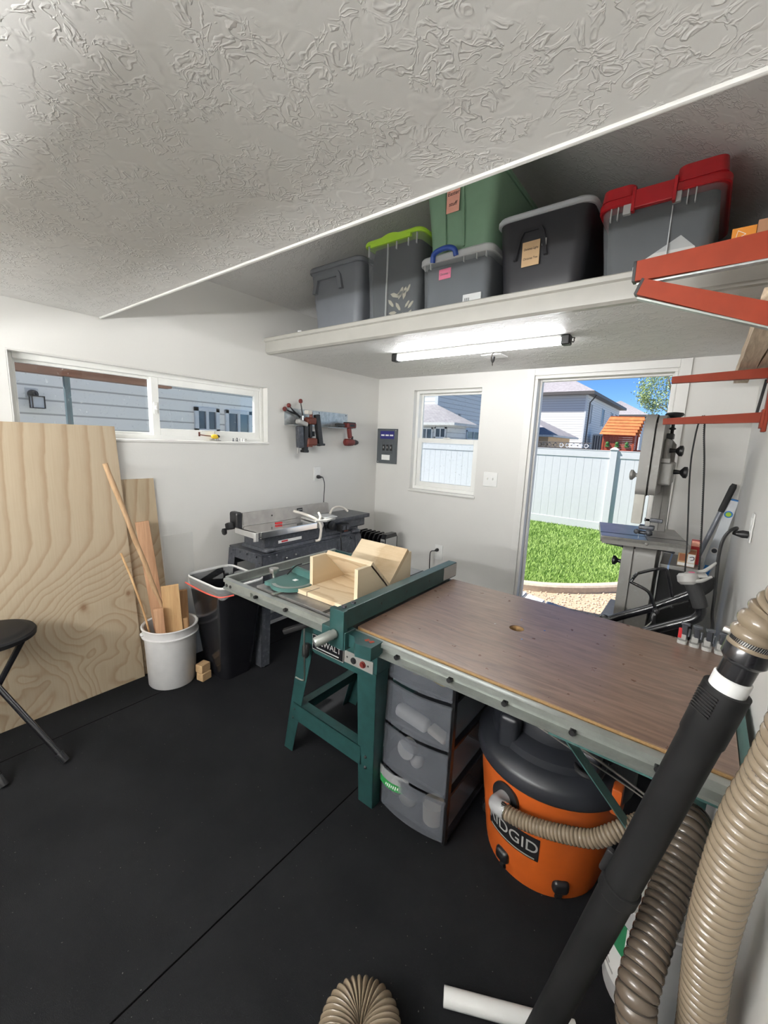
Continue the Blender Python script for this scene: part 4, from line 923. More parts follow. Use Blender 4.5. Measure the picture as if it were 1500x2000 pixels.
for x in (.945, .975, 1.16, 1.36, 1.92, 2.115, 2.285, 2.46, 2.64):
    b = MB(); b.cyl((x, -2.255, .823), (x, -2.2715, .823), .0075, seg=14); b.build('rail_bolt', 'blk', fr)
b = MB(); b.box(.898, 2.785, -1.520, -1.498, .80, .845, .003); b.box(1.05, 1.25, -1.50, -1.47, .842, .85); b.build('rear_rail', 'green', t)
# extension board with a round router hole
EX0, EX1, EY0, EY1 = 1.728, 2.778, -2.238, -1.530
HC, HR, HS = V((2.167, -1.858, 0)), .026, .06
def holed(b, z0, z1):
    b.box(EX0, EX1, EY0, HC.y-HS, z0, z1); b.box(EX0, EX1, HC.y+HS, EY1, z0, z1)
    b.box(EX0, HC.x-HS, HC.y-HS, HC.y+HS, z0, z1); b.box(HC.x+HS, EX1, HC.y-HS, HC.y+HS, z0, z1)
    out, inn = [], []
    for k in range(32):
        a = 2*PI*k/32; c, s = math.cos(a), math.sin(a); q = HS/max(abs(c), abs(s))
        out.append((HC.x+c*q, HC.y+s*q)); inn.append((HC.x+c*HR, HC.y+s*HR))
    b.ring_loft([[V((x, y, z1)) for x, y in out], [V((x, y, z1)) for x, y in inn], [V((x, y, z0)) for x, y in inn], [V((x, y, z0)) for x, y in out]], False, False)
b = MB(); holed(b, .832, .8565); b.build('extension_board', 'mdf', t)
b = MB(); holed(b, .8565, .860); lm = b.build('extension_laminate', 'laminate', t)
b = MB(); b.lathe((HC.x, HC.y, .815), [(.018, 0), (.024, .004), (.024, .018)], 20); b.build('router_chuck', 'dgrey', t)
for dx, dy in ((-.012, .085), (-.075, -.02), (.045, -.075), (.085, .05)):
    b = MB(); b.cyl((HC.x+dx, HC.y+dy, .8598), (HC.x+dx, HC.y+dy, .8606), .0035, seg=10); b.build('screw', 'chrome', lm)
b = MB(); b.box(2.781, 2.803, -2.262, -1.50, .826, .852, .002); b.box(2.781, 2.785, -2.262, -1.50, .79, .83); b.build('side_rail', 'greenlt', t)
b = MB(); b.box(2.40, 2.77, -2.245, -2.215, .775, .80, .002); b.build('corner_apron', 'greenlt', t)
for y in (-2.20, -1.58):
    b = MB(); b.box(1.76, 2.77, y, y+.03, .805, .832); b.build('apron', 'greenlt', t)
# extension legs (angle iron) against the right wall
for y in (-2.20, -1.56):
    b = MB(); b.box(2.765, 2.80, y-.002, y+.002, .002, .826); b.box(2.796, 2.80, y-.035 if y < -2 else y, y if y < -2 else y+.035, .002, .826); b.build('leg', 'greenlt', t)
b = MB(); b.beam((2.405, -2.195, .79), (2.79, -1.95, .185), .004, .030, (0, 1, .3)); b.build('leg_brace', 'greenlt', t)
b = MB(); b.tube([(2.225, -2.19, .775), (2.45, -2.12, .69), (2.63, -2.06, .59), (2.78, -2.03, .50)], .004, 8, 6); b.tube([(2.24, -2.185, .772), (2.46, -2.13, .675), (2.63, -2.065, .582), (2.78, -2.035, .492)], .0025, 8, 6); b.build('tie_rod', 'steel', t)
b = MB(); b.obox((2.226, -2.195, .778), (.03, .022, .035), None, .004); b.build('rod_clip', 'steel', t)
# fence
b = MB(); b.box(1.678, 1.724, -2.305, -1.492, .866, .938, .004); fe = b.build('rip_fence', 'green', t)
b = MB(); b.box(1.682, 1.720, -1.492, -1.4885, .87, .934); b.build('end_plate', 'lgrey', fe)
b = MB(); b.box(1.7245, 1.7252, -1.62, -1.495, .872, .934); b.build('side_sticker', 'lgrey', fe)  # pale patch paints light falling on the fence's side face
for y in (-2.285, -2.235):
    b = MB(); b.lathe((1.70, y, .938), [(.0095, 0), (.0095, .007)], 6); b.build('hex_bolt', 'dgrey', fe)
for y in (-2.1, -1.93, -1.75, -1.60):
    b = MB(); b.cyl((1.724, y, .905), (1.7247, y, .905), .005, seg=10); b.build('fence_hole', 'blk', fe)
b = MB(); b.box(1.625, 1.74, -2.318, -2.262, .80, .866, .004); b.prism([(1.70, -2.262, .81), (1.86, -2.262, .81), (1.86, -2.325, .81), (1.80, -2.335, .81), (1.765, -2.30, .81), (1.70, -2.30, .81)], (0, 0, .046)); b.box(1.668, 1.735, -2.322, -2.30, .80, .942, .003)
b.build('fence_head', 'green', fe)
b = MB()
for x in (1.805, 1.825): b.prism([(x, -2.295, .8562), (x+.012, -2.30, .8562), (x+.018, -2.285, .8562), (x+.008, -2.28, .8562)], (0, 0, .0006))
b.build('scale_mark', 'rack', fe)
b = MB(); b.lathe((1.700, -2.318, .856), [(.010, 0), (.0155, .005), (.0165, .010), (.0155, .015), (.0175, .020), (.0175, .078), (.014, .083)], 20, (-.45, -1, -.30)); b.build('lock_handle', 'alu', fe)
# cabinet, plate, controls
b = MB(); b.prism([(1.355, -2.165, .828), (1.765, -2.165, .828), (1.765, -2.165, .645), (1.72, -2.165, .618), (1.43, -2.165, .618), (1.36, -2.165, .66)], (0, .56, 0)); b.build('cabinet', 'green', t)
b = MB(); b.box(1.418, 1.600, -2.1685, -2.165, .636, .706, .001); npl = b.build('name_plate', 'blkgloss', t)
b = MB(); frame_xz(b, 1.420, 1.598, .638, .704, .0018, -2.1692, -2.1685, 0); b.build('plate_border', 'lgrey', npl)
text('maker_name', 'DeWALT', .036, 'lgrey', npl, (1.512, -2.1688, .677), (1, 0, 0), (0, 0, 1), .0004, width=.140)
b = MB(); b.box(1.445, 1.572, -2.1693, -2.1687, .648, .653); b.build('small_print', 'lgrey', npl)
b = MB(); b.box(1.602, 1.748, -2.1685, -2.165, .646, .696, .001); sp = b.build('switch_plate', 'mgrey', t)
b = MB(); b.lathe((1.652, -2.1685, .668), [(.013, 0), (.013, .004), (.009, .004), (.009, .007)], 20, (0, -1, 0)); b.build('on_button', 'blk', sp)
b = MB(); b.lathe((1.70, -2.1685, .670), [(.0135, 0), (.0135, .004), (.010, .004), (.010, .009)], 20, (0, -1, 0)); b.build('off_button', 'drillred', sp)
for x in (1.618, 1.725):
    b = MB(); b.cyl((x, -2.1685, .672), (x, -2.1695, .672), .004, seg=10); b.build('screw', 'blk', sp)
b = MB(); b.beam((1.438, -2.19, .765), (1.345, -2.262, .722), .026, .022, (0, 0, 1), .006); b.cyl((1.43, -2.165, .765), (1.43, -2.20, .765), .014, seg=14); b.build('bevel_crank', 'blkmat', t)
b = MB(); b.lathe((1.40, -2.185, .66), [(.012, 0), (.016, .01), (.016, .05), (.01, .06)], 14, (.1, -.2, -1)); b.build('height_crank', 'blk', t)
b = MB(); b.tube([(1.407, -2.205, .80), (1.410, -2.205, .62), (1.412, -2.205, .515), (1.404, -2.205, .500), (1.385, -2.207, .497), (1.358, -2.207, .496)], .0035, 8, 4); b.build('hex_key', 'steel', t)
# stand: bent-sheet legs and stretchers
def chan_leg(top, bot, wt, wb, sy, m='green'):
    b = MB(); (xa, ya, za), (xb, yb, zb) = top, bot
    sx = 1 if wt > 0 else -1
    b.prism([(xa, ya, za), (xa+wt, ya, za), (xb+wb, yb, zb), (xb, yb, zb)], (0, -sy*.003, 0))
    b.prism([(xa, ya, za), (xa, ya-sy*.075, za), (xb, yb-sy*.05, zb), (xb, yb, zb)], (sx*.003, 0, 0))
    lg = b.build('leg', m, t)
    for f in (.62, .70):
        b = MB(); x = xa+(xb-xa)*f+(wt+(wb-wt)*f)*.5; y = ya+(yb-ya)*f; z = za+(zb-za)*f
        b.sphere((x, y+sy*.001, z), .007, seg=8); b.build('bolt', 'blk', lg)
chan_leg((1.352, -2.168, .70), (1.165, -2.112, .002), .085, .058, -1)
chan_leg((1.766, -2.168, .65), (1.728, -2.112, .002), -.095, -.075, -1)
chan_leg((1.352, -1.60, .70), (1.165, -1.640, .002), .085, .058, 1)
chan_leg((1.766, -1.60, .70), (1.728, -1.640, .002), -.095, -.075, 1)
def stretcher(p0, p1, inward):
    b = MB(); p0, p1, n = V(p0), V(p1), V(inward)
    b.prism([p0, p1, p1-V((0, 0, .085)), p0-V((0, 0, .085))], n*.003); b.prism([p0, p1, p1+n*.045, p0+n*.045], (0, 0, -.003)); b.build('stretcher', 'green', t)
stretcher((1.262, -2.138, .300), (1.675, -2.138, .285), (0, 1, 0)); stretcher((1.262, -1.622, .29), (1.675, -1.622, .29), (0, -1, 0))
stretcher((1.228, -2.12, .262), (1.228, -1.632, .262), (1, 0, 0)); stretcher((1.73, -2.12, .262), (1.73, -1.632, .262), (-1, 0, 0))

# miter gauge
t = thing('miter_gauge', 'teal miter gauge with a silver knob on the saw top', 'miter gauge', (1.27, -2.10, .8612))
b = MB(); pts = [(1.215, -2.215, .866)] + [(1.305+.095*math.cos(a), -2.125+.105*math.sin(a), .866) for a in [PI*1.30+PI*.9*k/10 for k in range(11)]] + [(1.375, -2.02, .866), (1.20, -2.005, .866)]
b.prism(pts, (0, 0, .016)); b.prism([(1.205, -2.03, .88), (1.375, -2.045, .88), (1.372, -2.065, .88), (1.205, -2.05, .88)], (0, 0, .032)); bmesh.ops.translate(b.b, vec=V((-.058, 0, 0)), verts=b.b.verts); hd = b.build('protractor_head', 'greenlt', t)
b = MB(); b.prism([(x, y, .8825) for x, y in [(1.305+.09*math.cos(a), -2.125+.098*math.sin(a)) for a in [PI*1.35+PI*.85*k/10 for k in range(11)]] + [(1.305+.075*math.cos(a), -2.125+.083*math.sin(a)) for a in [PI*2.2-PI*.85*k/10 for k in range(11)]]], (0, 0, .0012)); bmesh.ops.translate(b.b, vec=V((-.058, 0, 0)), verts=b.b.verts); b.build('angle_scale', 'alu', hd)
b = MB(); b.lathe((1.205, -2.155, .882), [(.008, 0), (.008, .022), (.022, .024), (.024, .030), (.022, .044), (.01, .046)], 8); bmesh.ops.translate(b.b, vec=V((-.058, 0, 0)), verts=b.b.verts); b.build('lock_knob', 'steel', t)
b = MB(); b.box(1.2628, 1.2802, -2.26, -1.98, .8612, .8655, .001); bmesh.ops.translate(b.b, vec=V((0, 0, 0)), verts=b.b.verts); b.build('guide_bar', 'steel', t)
b = MB(); b.obox((1.305, -2.115, .8845), (.02, .02, .002), None, .001); bmesh.ops.translate(b.b, vec=V((-.058, 0, 0)), verts=b.b.verts); b.build('number_plate', 'paperwhite', hd)
b = MB(); b.tube([(1.23, -2.10, .89), (1.225, -2.05, .915), (1.24, -2.02, .925)], .003, 8, 4); bmesh.ops.translate(b.b, vec=V((-.058, 0, 0)), verts=b.b.verts); b.build('hold_wire', 'blk', t)

# plywood V-block jig
t = thing('plywood_jig', 'birch plywood V-cradle jig standing on the saw top', 'jig', (1.46, -1.93, .8615))
b = MB(); b.box(1.325, 1.602, -2.172, -1.72, .8615, .8795, .0006); b.build('base_board', 'jigflat', t)
def side(x0):
    b = MB(); b.prism([(x0, -2.10, .8795), (x0, -2.10, 1.008), (x0, -2.012, 1.008), (x0, -1.893, .886), (x0, -1.77, 1.012), (x0, -1.722, 1.012), (x0, -1.722, .8795)], (.018, 0, 0)); b.build('side_board', 'jig', t)
side(1.325); side(1.584)
b = MB(); b.prism([(1.343, -2.022, 1.008), (1.343, -2.008, 1.022), (1.343, -1.886, .897), (1.343, -1.898, .884)], (.259, 0, 0)); b.build('front_slope', 'jigflat', t)
b = MB(); b.prism([(1.3235, -1.898, .886), (1.3235, -1.882, .874), (1.3235, -1.742, 1.016), (1.3235, -1.756, 1.030)], (.279, 0, 0)); b.build('rear_slope', 'jigflat', t)
b = MB(); b.box(1.385, 1.388, -2.1728, -2.10, .862, .880); b.build('saw_kerf', 'blk', t)

# ------------------------------------------------------------------ drawer tower under the extension
t = thing('drawer_tower', 'black frame drawer tower with four frosted drawers under the extension table', 'drawer unit', (1.89, -1.9, 0))
X0, X1, Y0, Y1 = 1.742, 2.045, -2.075, -1.70
zs = [.705, .602, .408, .212, .022]
b = MB()
for x in (X0, X1-.016):
    for y in (Y0+.01, Y1-.02): b.box(x, x+.016, y, y+.022, .006, .712, .002)
for z in zs: b.box(X0, X1, Y0+.012, Y1, z-.006, z+.008, .002)
b.box(X0, X1, Y1-.004, Y1, .006, .712); b.box(X0-.002, X1+.002, Y0+.004, Y1+.002, .706, .720, .004); b.build('frame', 'blk', t)
def bowed(b, x0, x1, z0, z1, y, bow, th):
    n = 14; f = lambda k: y - bow*(1-(2*k/n-1)**2)
    ra = [[V((x0+(x1-x0)*k/n, f(k), z)) for z in (z0, z1)] + [V((x0+(x1-x0)*k/n, f(k)+th, z)) for z in (z1, z0)] for k in range(n+1)]
    b.ring_loft(ra)
for i in range(4):
    z1, z0 = zs[i]-.010, zs[i+1]+.010
    b = MB(); bowed(b, X0+.006, X1-.006, z0, z1, Y0-.004, .022, .004); bowed(b, X0+.004, X1-.004, z1-.006, z1+.002, Y0-.008, .022, .010)
    bowed(b, X0+.09, X1-.09, z1-.042, z1-.006, Y0-.010, .024, .006)
    b.box(X0+.018, X0+.021, Y0, Y1-.02, z0, z1-.02); b.box(X1-.021, X1-.018, Y0, Y1-.02, z0, z1-.02); b.box(X0+.018, X1-.018, Y0, Y1-.02, z0, z0+.003)
    b.build('drawer', 'frost', t)
b = MB(); b.tube([(1.87, -2.07, .660), (1.93, -2.066, .665), (2.0, -2.05, .652), (2.01, -1.95, .65), (1.90, -1.90, .65), (1.85, -1.98, .652)], .006, 8, 6); tag(b.build('yellow_cord', 'yellow'), 'coil of yellow cord in the top drawer of the tower', 'cord')
b = MB(); b.obox((1.86, -2.045, .455), (.15, .05, .05), ((1, 0, -.12), (0, 1, 0), (.12, 0, 1)), .018, 3); tag(b.build('cloth_roll', 'bucket'), 'folded white cloth behind the second drawer front', 'cloth')
b = MB(); b.obox((1.975, -2.04, .437), (.08, .05, .025), ((1, 0, -.25), (0, 1, 0), (.25, 0, 1)), .01, 3); tag(b.build('cloth_roll', 'cord'), 'small cream cloth roll at the right of the second drawer', 'cloth')
b = MB(); b.lathe((1.85, -2.04, .315), [(.018, 0), (.038, .0), (.038, .03), (.018, .03)], 24, (0, -1, .2)); b.sphere((1.885, -2.035, .27), .028, seg=14); tag(b.build('tape_roll', 'bucket'), 'white roll behind the third drawer front', 'roll')
b = MB(); b.lathe((1.965, -2.02, .036), [(.036, 0), (.040, .004), (.044, .07), (.044, .08), (.03, .086)], 24); tag(b.build('small_tub', 'cord'), 'small cream tub at the right of the bottom drawer', 'tub')
b = MB(); b.sphere((1.80, -2.03, .10), .035, seg=14); b.sphere((1.85, -2.03, .075), .035, 1.2, .9, .9, 14); tag(b.build('rag_ball', 'lgrey'), 'crumpled grey rags at the left of the bottom drawer', 'rag')
t = thing('bag_packet', 'green and clear printed packet hanging over the bottom drawer front', 'packaging', (1.80, -2.115, .17))
b = MB(); bowed(b, 1.744, 1.885, .150, .216, -2.088, .018, .002); pk = b.build('clear_film', 'film', t)
b = MB(); bowed(b, 1.748, 1.872, .146, .176, -2.0905, .018, .0015); gp = b.build('green_band', plain('green_print', (.02, .20, .05), .5), t)
b = MB()
for k in range(7):
    x = 1.79+k*.009; yb = -2.0905-.018*(1-(2*(x-1.748)/.124-1)**2)
    b.obox((x, yb-.0004, .161), (.0045, .0006, .011+.003*(k % 3)), ((1, 0, 0), (0, 1, 0), (.2, 0, 1)))
b.build('white_print', 'paperwhite', gp)

# ------------------------------------------------------------------ shop vacuum
VC = V((2.325, -1.80, 0))
t = thing('shop_vacuum', 'orange shop vacuum with a charcoal lid and tan ribbed hose under the table', 'vacuum', VC)
tank = [(.198, .004), (.204, .002), (.210, .03), (.214, .06), (.2445, .30), (.252, .395), (.258, .40), (.258, .43)]
b = MB(); b.lathe(VC, [(.19, .008)]+tank, 56); tk = b.build('tank', 'orange', t)
b = MB(); b.lathe(VC, [(.266, .405), (.271, .412), (.271, .452), (.264, .462), (.235, .485), (.222, .49), (.218, .515), (.19, .53), (.165, .535), (.16, .60), (.135, .635), (.05, .645), (.0, .645)], 56); ld = b.build('lid', 'vaclid', t)
b = MB(); b.box(2.18, 2.25, -2.0, -1.87, .47, .60, .02, 3); b.build('lid_shoulder', 'vaclid', ld)
b = MB(); b.box(2.42, 2.50, -1.95, -1.80, .47, .56, .02, 3); b.build('lid_shoulder', 'vaclid', ld)
b = MB(); b.obox((2.305, -1.935, .60), (.045, .03, .09), ((1, 0, .2), (0, 1, 0), (-.2, 0, 1)), .006); b.build('latch', 'orange', t)
b = MB(); b.obox((2.555, -1.93, .44), (.03, .05, .09), None, .008); b.build('latch', 'orange', t)
b = MB(); b.tube([(2.41, -1.93, .52), (2.45, -1.99, .515), (2.50, -1.98, .515), (2.51, -1.90, .52)], .009, 10, 8); b.build('carry_handle', 'blk', ld)
def tank_r(z):
    for (r0, z0), (r1, z1) in zip(tank[1:-1], tank[2:]):
        if z0 <= z <= z1: return r0 + (r1-r0)*(z-z0)/(z1-z0)
    return .25
def on_tank(a, z, off=0.0):
    r = tank_r(z)+off; return V((VC.x+r*math.cos(a), VC.y+r*math.sin(a), z))
# inlet port, elbow, clamp and hose
pa = math.radians(-108.5); pn = V((math.cos(pa), math.sin(pa), 0)); pc = on_tank(pa, .330, -.012)
b = MB(); b.lathe(pc, [(.046, 0), (.052, .012), (.052, .022), (.040, .024)], 28, pn); b.build('inlet_ring', 'blk', t)
e0 = pc+pn*.018
hp = [V((2.262, -2.098, .338)), V((2.285, -2.102, .338)), V((2.335, -2.105, .345)), V((2.395, -2.108, .363)), V((2.46, -2.110, .390)), V((2.525, -2.105, .420)), V((2.575, -2.085, .462)), V((2.63, -2.03, .49)), V((2.69, -1.93, .50))]
b = MB(); b.tube([e0, e0+pn*.022, V((2.234, -2.088, .336)), V((2.248, -2.096, .336)), V((2.270, -2.100, .338))], .027, 22, 8); b.build('inlet_elbow', see_through('grey_white_elbow', (.36, .36, .36), .96, .3), t)
b = MB(); ribbed(b, hp, .0235, .0115, .10, 24); b.build('hose', 'hose', t)
cdir = (hp[1]-hp[0]).normalized()
b = MB(); b.lathe(hp[0]-cdir*.004, [(.0255, 0), (.0268, .001), (.0268, .012), (.0255, .013)], 28, cdir); b.obox(hp[0]+V((0, -.01, .03)), (.014, .010, .010), None, .003); b.build('hose_clamp', 'chrome', t)
# curved badge
a0, a1, zc = math.radians(-130), math.radians(-79), .190
b = MB(); n = 24
ra = []
for k in range(n+1):
    a = a0+(a1-a0)*k/n; s = k/n; lo = .142; hi = .238
    ra.append([on_tank(a, lo, .0006), on_tank(a, hi, .0006), on_tank(a, hi, .0022), on_tank(a, lo, .0022)])
b.ring_loft(ra); bd = b.build('badge', 'blk', t)
def bend(p):
    a = (a0+a1)/2 + p.x/.232; return on_tank(a, zc+.004+p.y, .0028+p.z)
text('badge_lettering', 'RIDGID', .066, 'lgrey', bd, (0, 0, 0), (1, 0, 0), (0, 1, 0), .0006, bend=bend, width=.196)
b = MB()
for k in range(n): b.prism([on_tank(a0+(a1-a0)*(.06+.88*k/n), .147, .0024), on_tank(a0+(a1-a0)*(.06+.88*(k+1)/n), .147, .0024), on_tank(a0+(a1-a0)*(.06+.88*(k+1)/n), .152, .0024), on_tank(a0+(a1-a0)*(.06+.88*k/n), .152, .0024)], (0, -.0006, 0))
b.build('badge_underline', 'lgrey', bd)
# dolly with casters
b = MB(); b.lathe(VC+V((0, 0, .018)), [(.17, -.014), (.18, -.012), (.19, -.006)], 40); b.build('base', 'blk', t)
for d in (-112, -58, 20, 110, 190):
    a = math.radians(d); c = V((VC.x+.195*math.cos(a), VC.y+.195*math.sin(a), 0))
    b = MB(); b.obox(c+V((0, 0, .065)), (.075, .055, .05), ((math.cos(a), math.sin(a), 0), (-math.sin(a), math.cos(a), 0), (0, 0, 1)), .016, 3); cb_ = b.build('caster', 'blk', t)
    b = MB(); b.lathe(c+V((-.012*math.sin(a)*-1, -.012*math.cos(a), .024))-V((math.sin(a)*.0, 0, 0)), [(.018, 0), (.023, .003), (.023, .021), (.018, .024)], 16, (-math.sin(a), math.cos(a), 0)); b.build('wheel', 'blkmat', cb_)

# ------------------------------------------------------------------ dust collection at the right
t = thing('dust_wand', 'long black dust pipe with a white band leaning across the table corner', 'pipe', (2.47, -2.48, .03))
ptop, pbot = V((2.707, -2.481, 1.152)), V((2.474, -2.482, .035))
pdir = (pbot-ptop).normalized()
L = (ptop-pbot).length; up_ = -pdir; PR = .0312
J = L*.60
cdv = (V((2.63, -3.3, 1.52))-(pbot+up_*(L-.06))); cdv = (cdv-up_*cdv.dot(up_)).normalized(); sd2 = up_.cross(cdv)
b = MB(); b.lathe(pbot, [(PR-.002, 0), (PR, .004), (PR, J-.03), (PR+.003, J-.026), (PR+.003, J), (PR, J+.002)], 32, up_); b.build('lower_pipe', 'blkmat', t)
b = MB(); b.lathe(pbot+up_*J, [(PR-.001, 0), (PR-.001, L-J-.10), (PR+.001, L-J-.095), (PR+.001, L-J)], 32, up_); b.build('upper_pipe', 'blkmat', t)
b = MB(); b.obox(pbot+up_*(J+.02)-sd2*(PR+.004), (.014, .014, .055), (sd2, cdv, up_), .005); b.build('joint_button', 'blk', t)
b = MB()
for k in range(8): b.obox(pbot+up_*(L-.010-k*.0052)-sd2*PR*.55+cdv*PR*.84, (.003, .034, .002), ((cdv*.84-sd2*.55), up_.cross(cdv*.84-sd2*.55), up_))
b.build('grip_ribs', 'blk', t)
q0 = ptop
b = MB(); b.lathe(q0-up_*.002, [(.022, -.004), (.0252, -.003), (.0254, .024), (.0235, .026)], 32, up_); b.build('white_band', 'pvc', t)
q1 = q0+up_*.026
b = MB(); b.lathe(q1, [(.0228, -.002), (.0233, .024), (.0275, .029), (.0298, .032), (.0298, .052), (.028, .056), (.026, .058)], 32, up_); b.build('rubber_coupler', 'blkgloss', t)
q2 = q1+up_*.055
b = MB(); b.lathe(q2, [(.0275, 0), (.0287, .001), (.0287, .013), (.0275, .014)], 32, up_)
b.obox(q2+up_*.008-sd2*.031, (.014, .011, .011), (sd2, cdv, up_), .003); cl = b.build('hose_clamp', 'steel', t)
b = MB()
for k in range(22):
    a = -1.1+k*.10; dv = cdv*math.cos(a)+sd2*math.sin(a); b.obox(q2+up_*.0085+dv*.0288, (.0008, .0016, .009), (dv, up_.cross(dv), up_+up_.cross(dv)*.25))
b.build('clamp_slot', 'blk', cl)
hpts = [q2-up_*.010, q2+up_*.03, V((2.748, -2.478, 1.292)), V((2.765, -2.50, 1.325)), V((2.775, -2.555, 1.335)), V((2.776, -2.605, 1.29)), V((2.772, -2.605, 1.19)), V((2.764, -2.570, 1.08)), V((2.755, -2.554, 1.016)), V((2.749, -2.535, .936)), V((2.746, -2.512, .817)), V((2.748, -2.490, .699)), V((2.757, -2.467, .562)), V((2.764, -2.455, .45)), V((2.768, -2.47, .28)), V((2.755, -2.53, .13)), V((2.72, -2.64, .060)), V((2.68, -2.78, .052))]
t2 = thing('dust_hose', 'tan ribbed hose looping from the black pipe down along the right wall', 'hose', (2.74, -2.55, 0))
HR1 = .0330
b = MB(); ribbed(b, hpts, HR1, .0185, .095, 32, r_start=.0272)
hb = b.build('hose_wall', 'hose', t2)
b = MB(); wire_rings(b, hpts[2:], .0305, .0185, .0018, 28); b.build('spiral_wire', 'wire', hb)
h2 = [V((2.712, -2.13, .60)), V((2.722, -2.175, .632)), V((2.722, -2.215, .618)), V((2.703, -2.262, .545)), V((2.683, -2.318, .43)), V((2.676, -2.345, .35)), V((2.682, -2.335, .25)), V((2.70, -2.29, .14)), V((2.715, -2.24, .07)), V((2.73, -2.19, .052))]
h2 = [V((2.712, -2.13, .62)), V((2.722, -2.18, .675)), V((2.715, -2.235, .70)), V((2.705, -2.290, .675)), V((2.694, -2.345, .63)), V((2.680, -2.41, .59)), V((2.669, -2.470, .556)), V((2.664, -2.512, .52)), V((2.672, -2.522, .475)), V((2.690, -2.515, .40)), V((2.70, -2.47, .25)), V((2.70, -2.42, .11)), V((2.72, -2.33, .052)), V((2.75, -2.25, .050))]
t2 = thing('dust_hose', 'smoky brown ribbed hose rising to the dust bucket beside the black pipe', 'hose', (2.69, -2.3, 0))
b = MB(); ribbed(b, h2, .0335, .0160, .06, 30); hb = b.build('hose_wall', 'hosedk', t2)
b = MB(); wire_rings(b, h2, .0320, .0160, .0016, 28); b.build('spiral_wire', 'wire', hb)
ha = [V((2.47, -3.13, .055)), V((2.30, -2.93, .055)), V((2.15, -2.77, .055)), V((2.080, -2.675, .056)), V((2.068, -2.620, .056)), V((2.100, -2.585, .056)), V((2.155, -2.592, .056)), V((2.245, -2.70, .055)), V((2.38, -2.87, .055)), V((2.56, -3.06, .055))]
ha = [q+V((.018, -.030, 0)) for q in ha]
t2 = thing('dust_hose', 'tan ribbed hose doubled back on the floor at the bottom edge', 'hose', (2.15, -2.65, 0))
b = MB(); ribbed(b, ha, .047, .0105, .11, 30); hb = b.build('hose_wall', 'hose', t2)
# cyclone bucket
DC = V((2.70, -2.07, 0))
t = thing('dust_bucket', 'pale grey dust bucket with a green and white label behind the hoses', 'bucket', DC)
b = MB(); b.lathe(DC, [(.105, .002), (.110, .006), (.116, .30), (.118, .33), (.112, .335)], 40); bk = b.build('pail', plain('grey_white_pail', (.40, .40, .40), .4), t)
b = MB(); b.lathe(DC+V((0, 0, .335)), [(.116, 0), (.118, .02), (.10, .03), (.062, .17), (.075, .20), (.075, .25), (.06, .27), (.0, .275)], 36); b.build('cyclone_cone', 'mgrey', t)
b = MB(); b.tube([DC+V((0, 0, .58)), DC+V((.01, -.03, .61)), DC+V((.01, -.08, .60))], .045, 20, 6); b.build('outlet_elbow', 'mgrey', t)
def on_pail(a, z, off): 
    r = .110+.006*(z/.3)+off; return V((DC.x+r*math.cos(a), DC.y+r*math.sin(a), z))
for nm, m, z0, z1, aa, ab in (('green_label', plain('dark_green_print', (.02, .16, .07), .5), .17, .27, -2.9, -1.9), ('white_label', 'paperwhite', .06, .17, -2.9, -2.2), ('side_label', 'paperwhite', .10, .27, -2.15, -1.75)):
    b = MB(); ra = []
    for k in range(13):
        a = aa+(ab-aa)*k/12; ra.append([on_pail(a, z0, .0004), on_pail(a, z1, .0004), on_pail(a, z1, .0014+.0004*(nm == 'side_label')), on_pail(a, z0, .0014+.0004*(nm == 'side_label'))])
    b.ring_loft(ra); b.build(nm, m, bk)
b = MB()
for z, aa in ((.14, -2.7), (.12, -2.7), (.10, -2.65), (.085, -2.5)): b.obox(on_pail(aa, z, .0016), (.001, .035, .006), (V((math.cos(aa), math.sin(aa), 0)), V((-math.sin(aa), math.cos(aa), 0)), V((0, 0, 1))))
b.build('label_print', 'lgrey', bk)
# floor pipe and right-hand cords
b = MB(); b.lathe((2.262, -2.455, .024), [(.018, 0), (.0215, .0005), (.0215, .34), (.018, .3405)], 24, V((.89, .455, 0))); b.lathe((2.262, -2.455, .024), [(.017, -.0002), (.0172, .0003)], 24, V((.89, .455, 0)))
tag(b.build('pvc_pipe', 'pvc'), 'short white PVC pipe lying on the floor under the black pipe', 'pipe')
b = MB(); b.tube([(2.66, -2.05, .62), (2.70, -2.18, .66), (2.735, -2.32, .60), (2.75, -2.45, .45), (2.775, -2.52, .38), (2.79, -2.60, .33), (2.80, -2.72, .30), (2.805, -2.95, .30), (2.80, -3.1, .05)], .0045, 8, 8); tag(b.build('power_cord', 'blk'), 'thin black cord crossing behind the hoses down to the right wall', 'cord')

# ------------------------------------------------------------------ bandsaw by the doorway
t = thing('bandsaw', 'grey upright bandsaw with black knobs standing in front of the open doorway', 'bandsaw', (2.42, -.60, 0))
def disc_cover(b, x0, x1, yc, zc, ry, z0, z1, rr_=.10):
    """rounded slab in the y-z plane, swept in x"""
    pts = []
    for cy, cz, a in ((yc+ry-rr_, z1-rr_, 0), (yc-ry+rr_, z1-rr_, PI/2), (yc-ry+rr_*.5, z0+rr_*.5, PI), (yc+ry-rr_*.5, z0+rr_*.5, 1.5*PI)):
        q = rr_ if cz > (z0+z1)/2 else rr_*.5
        for k in range(7): t_ = a+PI/2*k/6; pts.append((x0, cy+q*math.cos(t_), cz+q*math.sin(t_)))
    b.prism(pts, (x1-x0, 0, 0))
b = MB(); b.prism([(2.24, -.86, .002), (2.51, -.86, .002), (2.508, -.84, .53), (2.275, -.84, .53)], (0, .50, 0)); b.box(2.262, 2.511, -.862, -.325, .53, .556, .004); b.build('stand', 'mgrey', t)
b = MB(); disc_cover(b, 2.342, 2.392, -.59, 0, .195, .557, 1.015, .04); b.build('lower_door', 'mgrey', t)
